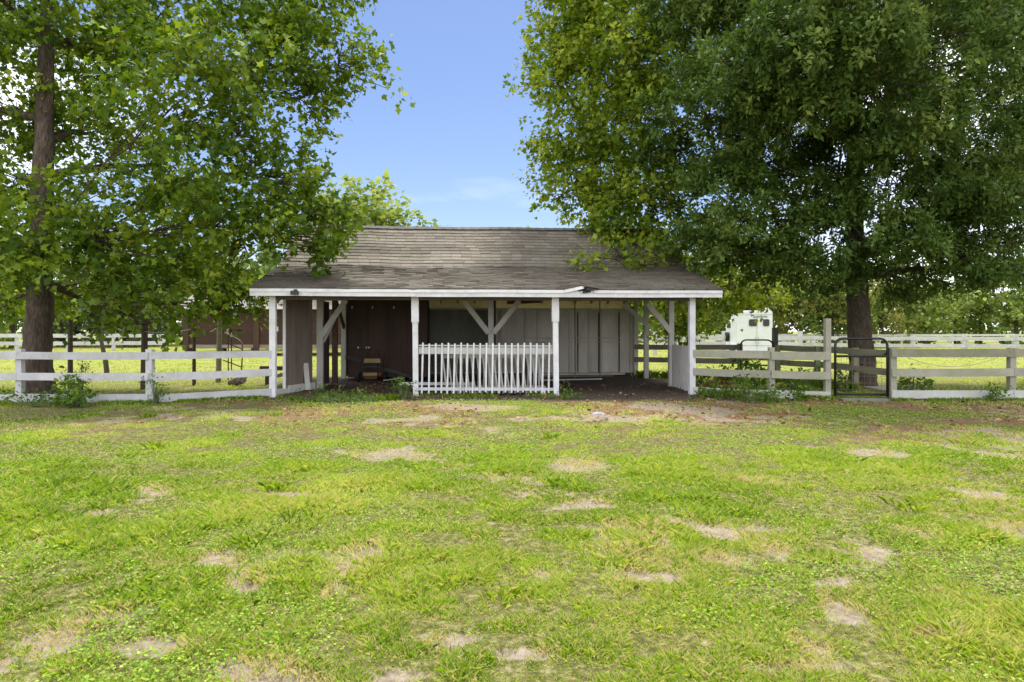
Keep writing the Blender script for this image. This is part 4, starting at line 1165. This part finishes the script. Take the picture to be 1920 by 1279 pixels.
ST = sp(10.0, 8.3, 0)
big_tree('sycamore_tree', 'pale green sycamore overhanging the right end of the shed roof', (ST.x, ST.y, 0),
         [(ST.x, ST.y, -.1), (ST.x, ST.y, .6), (ST.x - .1, ST.y - .1, 3.0), (ST.x - .3, ST.y - .3, 6), (ST.x - .5, ST.y - .5, 10.5)], [.34, .25, .22, .18, .10],
         syc_r, None, 'syc', 'bark_syc', 32, 11.5, 18, .15, SYC, .58, 3.0, tint_mu=.70, clump=5, clump_r=.5)

YO = 20.3
oak = []
for b in [(1290, 90, YO + .5, 115), (1400, 40, YO, 125), (1540, 60, YO + 1, 135), (1690, 50, YO, 130), (1460, 180, YO - 2, 120), (1330, 230, YO - 1, 110), (1600, 200, YO - 2.2, 120), (1740, 190, YO + 1.5, 100),
          (1250, 330, YO + .5, 80), (1340, 380, YO - 1.5, 85), (1450, 330, YO + .5, 105), (1570, 340, YO - 1, 100), (1700, 320, YO - 2, 110), (1800, 340, YO - 1, 90), (1890, 330, YO - 2, 100), (1330, 460, YO - .5, 60), (1410, 440, YO - 2, 80),
          (1500, 450, YO - 1.5, 80), (1620, 450, YO - 2.4, 85), (1740, 430, YO - 2, 90), (1860, 440, YO - 2.2, 95), (1950, 430, YO - 1, 90), (1560, 500, YO - 1, 42), (1690, 520, YO + .5, 40), (1790, 500, YO - 1.5, 48), (1890, 500, YO - 1.5, 40),
          (1500, 120, YO - 4, 110), (1680, 160, YO - 4.5, 115), (1600, -20, YO - 5, 130), (1800, 60, YO - 4, 120), (1400, 130, YO - 3.5, 95), (1500, -260, YO - 2, 180), (1700, -280, YO - 2, 190), (1710, 556, YO + 1.2, 26), (1640, 510, YO + 1, 40), (1470, 500, YO - .5, 38), (1400, -110, YO, 150), (1600, -120, YO, 160), (1780, -100, YO, 150), (1950, 240, YO, 80)]:
    oak.append(px_blob(*b, depth=1.1))
big_tree('oak_tree', 'large dark oak with small leaves and a thick straight trunk behind the pipe gate', (gx(1614, 20.5), 20.5, 0),
         [(gx(1618, 20.5), 20.5, -.1), (gx(1616, 20.5), 20.5, .5), (gx(1613, 20.5), 20.5, 1.6), (gx(1606, 20.5), 20.5, 3.2), (gx(1600, 20.4), 20.4, 6), (gx(1600, 20.3), 20.3, 10)], [.42, .36, .33, .29, .22, .12],
         oak, None, 'oak', 'bark_oak', 33, 13.5, 42, .15, OAK, .40, 3.3, tint_mu=.60, up=.6, fill=.35, ntw=12, limb_r=.13, clump=9, clump_r=.55)
YO2 = 21.5
oak2 = [px_blob(*b, depth=1.1) for b in [(1830, 40, YO2, 85), (1900, 20, YO2, 90), (1880, 120, YO2 + 1, 70), (1960, 170, YO2, 100), (1840, -70, YO2, 120), (2000, 40, YO2, 130), (2060, 250, YO2, 150), (1905, 215, YO2 + 1.5, 60), (1800, -10, YO2, 60), (1990, 380, YO2, 90), (2150, 100, YO2, 160), (2100, 430, YO2, 120), (1930, 500, YO2 + 1, 40)]]
big_tree('oak_tree', 'second dark oak whose crown reaches in from the upper right edge', (gx(2080, YO2), YO2, 0),
         [(gx(2080, YO2), YO2, -.1), (gx(2078, YO2), YO2, 1.5), (gx(2072, YO2), YO2, 4), (gx(2068, YO2), YO2, 9)], [.4, .32, .28, .14],
         oak2, None, 'oak', 'bark_oak', 34, 9.5, 40, .15, OAK, .42, 3.5, tint_mu=.36, up=.6, fill=.35, ntw=10, limb_r=.16, clump=9, clump_r=.55)


# background trees: a few crowns built once, then copied tree by tree
def far_proto(seed, mat, w, h, loose=.9, size=.33, trunk=.16, low=.15):
    q = np.random.default_rng(seed); blobs = []
    for i in range(11):
        a = q.random() * 2 * np.pi; rr_ = w * .36 * math.sqrt(q.random()); z = h * q.uniform(low + .1, .86); k = 1 - .55 * max(0, (z / h - .55) / .4)
        r = w * q.uniform(.17, .27) * k
        blobs.append((rr_ * math.cos(a) * k, rr_ * math.sin(a) * k, z, r, r, r * .85, q.normal(0, .10)))
    V, T, tw = foliage(blobs, q, 1.7 * loose, 15, size, FARL, .9, .6, .45, .17, .35, 0, .2, .1)
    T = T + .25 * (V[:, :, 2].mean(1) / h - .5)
    mb = MB(); limb(mb, (0, 0, -.2), (q.normal() * .2, q.normal() * .2, h * .6), trunk, .06, q, 7, 6, 0, .06)
    for b in blobs:
        limb(mb, (0, 0, h * q.uniform(.15, .45)), b[:3], .06, .02, q, 5, 4, .05, .1)
    return V, T, mb, mat


def far_tree(name, label, cat, proto, loc, s, rz, group):
    t = thing(name, label, cat, (0, 0, 0), 0, group)
    if isinstance(proto['c'], tuple):
        V, T, mb, mat = proto['c']
        c = npmesh('crown', V, 4, M[mat], T, t); k = mb.build('trunk', M['bark_far'], t); proto['c'] = [c, k]
    else:
        for o in proto['c']:
            n = o.copy(); COL.objects.link(n); n.parent = t; n.name = o.name.split('.')[0]
    t.location = loc; t.rotation_euler = (0, 0, rz); t.scale = s
    return t


PR = {'dark': {'c': far_proto(51, 'far_dark', 8, 9)}, 'light': {'c': far_proto(52, 'far_light', 8, 9, .7)}, 'rust': {'c': far_proto(53, 'far_rust', 8, 7.5)},
      'grey': {'c': far_proto(54, 'far_grey', 8, 7, .7, .4)}, 'willow': {'c': far_proto(55, 'far_light', 8, 10, .6, .36)}, 'dark2': {'c': far_proto(56, 'far_dark', 9, 8, .8)}, 'round': {'c': far_proto(57, 'far_light', 9, 12, 1.7, .34, .2, .3)}}
GB = 'trees at the far edge of the field'
q = random.Random(12)
# (px, top py, Y, width m, proto, label)
FT = [
    (690, 352, 52, 12.5, 'round', 'tall round yellow-green tree rising behind the left end of the shed roof'),
    (560, 350, 60, 12, 'dark', 'tall tree half hidden behind the left sycamore, above the barn'),
    (998, 413, 62, 7, 'willow', 'loose tree top just peeping over the middle of the roof ridge'),
    (1245, 545, 66, 10, 'dark2', 'dark tree seen between the right shed posts'),
    (1310, 520, 74, 11, 'light', 'light green tree just right of the shed, behind the sycamore branches'),
    (1400, 520, 78, 12, 'dark', 'dark green tree rising behind the white trailer'),
    (1462, 505, 84, 9, 'willow', 'thin tree against the sky gap right of the trailer'),
    (1500, 552, 68, 11, 'rust', 'yellow-olive bushy tree right of the trailer'),
    (1560, 530, 80, 11, 'light', 'pale green tree left of the oak trunk'),
    (1560, 575, 66, 8, 'dark2', 'low dark bush behind the tall grey gate post'),
    (1655, 568, 68, 9, 'rust', 'rusty olive bush just right of the oak trunk'),
    (1690, 535, 82, 10, 'willow', 'loose tall tree right of the oak trunk with sky showing through'),
    (1735, 560, 72, 10, 'light', 'bright yellow-green tree in the middle of the right field edge'),
    (1790, 545, 80, 11, 'dark', 'mid green tree between the bright one and the frame edge'),
    (1840, 545, 74, 11, 'willow', 'feathery pale tree near the right frame edge'),
    (1905, 530, 72, 12, 'light', 'rightmost pale green tree at the field edge'),
    (1985, 530, 74, 12, 'dark', 'dark tree cut off by the right frame edge'),
    (20, 500, 62, 12, 'dark', 'dark tree left of the big sycamore trunk'),
    (-60, 480, 64, 13, 'light', 'light tree cut off by the left frame edge'),
    (120, 540, 70, 11, 'grey', 'grey-green scrubby tree just right of the sycamore trunk'),
    (190, 530, 76, 11, 'dark2', 'dark tree above the broken leaning post'),
    (235, 560, 68, 9, 'grey', 'grey scrub behind the far white fence by the thick brown post'),
    (290, 530, 74, 11, 'dark', 'dark tree behind the end of the far white fence'),
    (370, 520, 80, 12, 'dark2', 'dark tree rising over the left end of the barn'),
    (470, 500, 84, 13, 'light', 'light tree rising over the middle of the barn'),
]
for px, py, Y, w, pn, label in FT:
    Hh = gz(py - (32 if px > 1200 or px < 500 else 0), Y) * (1.26 if px > 1200 or px < 500 else 1.0); base_h = {'dark': 9, 'light': 9, 'rust': 7.5, 'grey': 7, 'willow': 10, 'dark2': 8, 'round': 12}[pn] * .97; base_w = 8.6
    far_tree('field_tree', label, 'tree', PR[pn], (gx(px, Y), Y, 0), (w / base_w, w / base_w, Hh / base_h), q.random() * 6.28, GB)

# far wood as one mass
qq = np.random.default_rng(77); bl = []
for i in range(80):
    x = -105 + i * 2.75; bl.append((x + qq.normal(), 96 + qq.normal() * 3, 2.2 + qq.random() * 2.2, 2.6, 2.2, 2.2 + qq.random(), qq.normal(0, .1)))
for i in range(60):
    x = -80 + i * 2.75; bl.append((x + qq.normal(), 80 + qq.normal() * 2, .9 + qq.random() * .8, 1.8, 1.4, 1.3, qq.normal(0, .12)))
V, T, _ = foliage(bl, qq, .8, 12, .55, FARL, 1.0, .6, .4, .17, .35)
o = npmesh('distant_wood', V, 4, M['far_dark'], T); tag(o, 'continuous low dark green wood closing the far side of the fields', 'wood', kind='stuff')


# ================================================================= shrubs and weeds
def shrub(name, label, x, y, w, h, seed, mat='weed', n=3, size=.09, dens=9, lpt=10, group=None, cat='bush', tint=.45, low=.1):
    q = np.random.default_rng(seed); t = thing(name, label, cat, (x, y, 0), 0, group); blobs = []
    for i in range(n):
        r = w * q.uniform(.26, .40); z = h * (low + (1 - low) * (.25 + .5 * (i + .5) / n)); blobs.append((x + q.normal() * w * .2, y + q.normal() * w * .15, z, r, r * .8, h * .28))
    V, T, tw = foliage(blobs, q, dens, lpt, size, WEED, .22, .6, tint, .16, .5)
    V[:, :, 2] = np.maximum(V[:, :, 2], .01)
    npmesh('leaves', V, 6, M[mat], T, t); mb = MB()
    for b, ww in zip(blobs, tw):
        for s in q.choice(len(ww), min(8, len(ww)), replace=False):
            limb(mb, (x + q.normal() * .04, y + q.normal() * .04, -.03), ww[s], .012, .004, q, 4, 4, .02, .08)
    mb.build('stems', M['stem'], t)
    return t


shrub('weed_bush', 'tall leafy green weed standing in front of the left white fence', gx(128, 14.9), 14.9, .62, .66, 61, n=4, size=.10, low=.15)
shrub('weed_bush', 'low spreading weed at the right foot of the tall weed by the left fence', gx(165, 14.7), 14.7, .8, .32, 62, n=4, size=.09, low=0)
shrub('weed_bush', 'low weeds at the fence foot left of the tall weed', gx(55, 14.9), 14.9, 1.0, .28, 63, n=5, size=.07, low=0)
shrub('weed_bush', 'dark leafy bush behind the algae-stained fence, in front of the trailer', gx(1412, 18.6), 18.6, .85, 1.08, 64, n=5, size=.12, tint=.28, dens=8)
shrub('weed_bush', 'green weed climbing in front of the middle of the algae-stained fence', gx(1398, 16.2), 16.2, .62, .62, 65, n=4, size=.09)
shrub('weed_bush', 'low weeds at the foot of the right front shed post', gx(1335, 16.6), 16.6, .95, .3, 66, n=5, size=.08, low=0)
shrub('weed_bush', 'low creeping weeds under the second length of the algae-stained fence', gx(1435, 15.8), 15.8, 1.1, .3, 67, n=6, size=.08, low=0)
shrub('weed_bush', 'small weed sprouting by the bottom rail left of the tall gate post', gx(1490, 16.0), 16.0, .5, .36, 68, n=3, size=.08)
shrub('weed_bush', 'dark undergrowth behind the algae-stained fence beside the tall gate post', gx(1500, 18.6), 18.6, 1.3, .62, 69, n=6, size=.10, tint=.3, low=0)
shrub('weed_bush', 'dark undergrowth behind the fence next to the right shed post', gx(1345, 19.2), 19.2, 1.1, .60, 70, n=6, size=.10, tint=.22, low=0)
shrub('weed_bush', 'bright green weeds behind the mossy fence right of the pipe gate', gx(1712, 17.4), 17.4, .9, .62, 71, n=5, size=.10, tint=.6, low=0)
shrub('weed_bush', 'weeds behind the pipe gate at the left side of the oak trunk', gx(1580, 18.4), 18.4, .6, .55, 72, n=4, size=.09, tint=.5, low=0)
shrub('weed_bush', 'weed patch in front of the left shed opening', gx(640, 15.9), 15.9, 1.9, .24, 73, n=9, size=.06, low=0)
shrub('weed_bush', 'weeds growing just left of the front railing post', gx(755, 16.5), 16.5, .5, .55, 74, n=4, size=.06, tint=.5, low=0)
shrub('weed_bush', 'low weeds right of the railing at the edge of the dirt floor', gx(1062, 16.4), 16.4, .6, .22, 75, n=4, size=.06, low=0)
shrub('weed_bush', 'thin weed climbing the middle post of the left fence', gx(291, 15.2), 15.2, .22, .62, 76, n=4, size=.05, dens=6)
shrub('weed_bush', 'dark leafy weed beside the brown post right of the sycamore trunk', gx(150, 18.8), 18.8, .5, .85, 77, n=4, size=.06, dens=4, tint=.2)
shrub('weed_bush', 'weed growing at the foot of the right fence near the frame edge', gx(1862, 15.8), 15.8, .6, .26, 78, n=4, size=.07, low=0)
shrub('dead_bush', 'heap of reddish dead leaves behind the bottom rail next to the shed', gx(1335, 18.2), 18.2, 1.1, .32, 79, mat='redleaf', n=5, size=.08, cat='leaf pile', low=0, tint=.5)
shrub('dead_bush', 'small pile of reddish leaves on the shed floor before the yellow machine', gx(690, 18.4), 18.4, .42, .12, 80, mat='redleaf', n=3, size=.05, cat='leaf pile', low=0, tint=.4)
shrub('dead_bush', 'clump of orange dead leaves hanging behind the right shed posts', gx(1273, 28), 28, .5, 3.2, 81, mat='redleaf', n=2, size=.11, dens=8, tint=.6, low=.85, cat='dead branch')

# pale stone in the lawn
def stone(label, x, y, rx, ry, rz, seed):
    mb = MB(); q = random.Random(seed); n = 12; rings = [(-.6, .9), (-.1, 1.0), (.55, .82), (.95, .35)]
    for z, r in rings:
        for k in range(n):
            a = 2 * math.pi * k / n; f = r * q.uniform(.88, 1.1); mb.v.append(Vector((x + rx * f * math.cos(a), y + ry * f * math.sin(a), rz * z)))
    for i in range(3):
        for k in range(n): mb.f.append([i * n + k, i * n + (k + 1) % n, (i + 1) * n + (k + 1) % n, (i + 1) * n + k])
    mb.f.append([3 * n + k for k in range(n)]); tag(mb.build('flat_stone', M['stone'], smooth=False), label, 'stone')


stone('flat pale stone lying in the lawn in front of the shed floor', gx(1122, 13.4), 13.4, .15, .11, .055, 1)
stone('small white stone beside the larger flat stone', gx(1136, 12.9), 12.9, .05, .04, .03, 2)

# ================================================================= light, sky, camera
SUN_EL, SUN_AZ = R(72), R(15)
sd = Vector((math.sin(SUN_AZ) * math.cos(SUN_EL), math.cos(SUN_AZ) * math.cos(SUN_EL), math.sin(SUN_EL)))
ld = bpy.data.lights.new('sun', 'SUN'); ld.energy = 2.9; ld.angle = R(9); ld.color = (1.0, .965, .91)
lo = bpy.data.objects.new('sun', ld); COL.objects.link(lo); lo.rotation_euler = (-sd).to_track_quat('-Z', 'Y').to_euler(); lo.location = (0, -10, 40)
W = bpy.data.worlds.new('World'); SC.world = W; W.use_nodes = True
nt = W.node_tree; nt.nodes.clear()
out = N(nt, 'ShaderNodeOutputWorld'); bg = N(nt, 'ShaderNodeBackground'); bg.inputs['Strength'].default_value = .115
sky = N(nt, 'ShaderNodeTexSky'); sky.sky_type = 'NISHITA'; sky.sun_disc = False; sky.sun_elevation = SUN_EL; sky.sun_rotation = SUN_AZ; sky.air_density = 1.0; sky.dust_density = .6; sky.ozone_density = 1.6
tc = N(nt, 'ShaderNodeTexCoord')
dot = N(nt, 'ShaderNodeVectorMath', operation='DOT_PRODUCT'); dot.inputs[1].default_value = Vector((-.08, .94, .33)).normalized(); nt.links.new(tc.outputs['Generated'], dot.inputs[0])
mp = N(nt, 'ShaderNodeMapping'); mp.inputs['Scale'].default_value = (1, 1, 3.2); nt.links.new(tc.outputs['Generated'], mp.inputs['Vector'])
cn = N(nt, 'ShaderNodeTexNoise'); cn.inputs['Scale'].default_value = 2.6; cn.inputs['Detail'].default_value = 7; cn.inputs['Roughness'].default_value = .55; nt.links.new(mp.outputs[0], cn.inputs['Vector'])
mr = N(nt, 'ShaderNodeMapRange'); mr.inputs['From Min'].default_value = .955; mr.inputs['From Max'].default_value = .80; mr.inputs['To Min'].default_value = 0.0; mr.inputs['To Max'].default_value = .42; nt.links.new(dot.outputs['Value'], mr.inputs['Value'])  # more white cloud away from the view, added to whiten the ambient light
ad = N(nt, 'ShaderNodeMath', operation='ADD'); nt.links.new(cn.outputs['Fac'], ad.inputs[0]); nt.links.new(mr.outputs[0], ad.inputs[1])
cr = ramp(nt, [(.56, 0.02), (.66, .13), (.90, .92)], ad.outputs[0])
hs = N(nt, 'ShaderNodeHueSaturation'); hs.inputs['Saturation'].default_value = 1.12; hs.inputs['Value'].default_value = .76; nt.links.new(sky.outputs[0], hs.inputs['Color'])
mx = mixc(nt, cr.outputs[0], mixc(nt, 1.0, hs.outputs[0], (1.0, .955, 1.05), 'MULTIPLY'), (10.4, 10.5, 11.0))
nt.links.new(mx, bg.inputs['Color']); nt.links.new(bg.outputs[0], out.inputs['Surface'])

cd = bpy.data.cameras.new('camera'); cd.sensor_width = 36; cd.lens = 24; cd.shift_y = -19.5 / 1920; cd.clip_end = 3000; cd.clip_start = .05
co = bpy.data.objects.new('camera', cd); COL.objects.link(co); co.location = (0, 0, CAMH); co.rotation_euler = (R(90), 0, 0); SC.camera = co
SC.view_settings.view_transform = 'Standard'; SC.view_settings.look = 'None'; SC.view_settings.exposure = 0.85; SC.view_settings.gamma = 1.0
SC.render.film_transparent = False
SC.cycles.max_bounces = 8; SC.cycles.transparent_max_bounces = 8
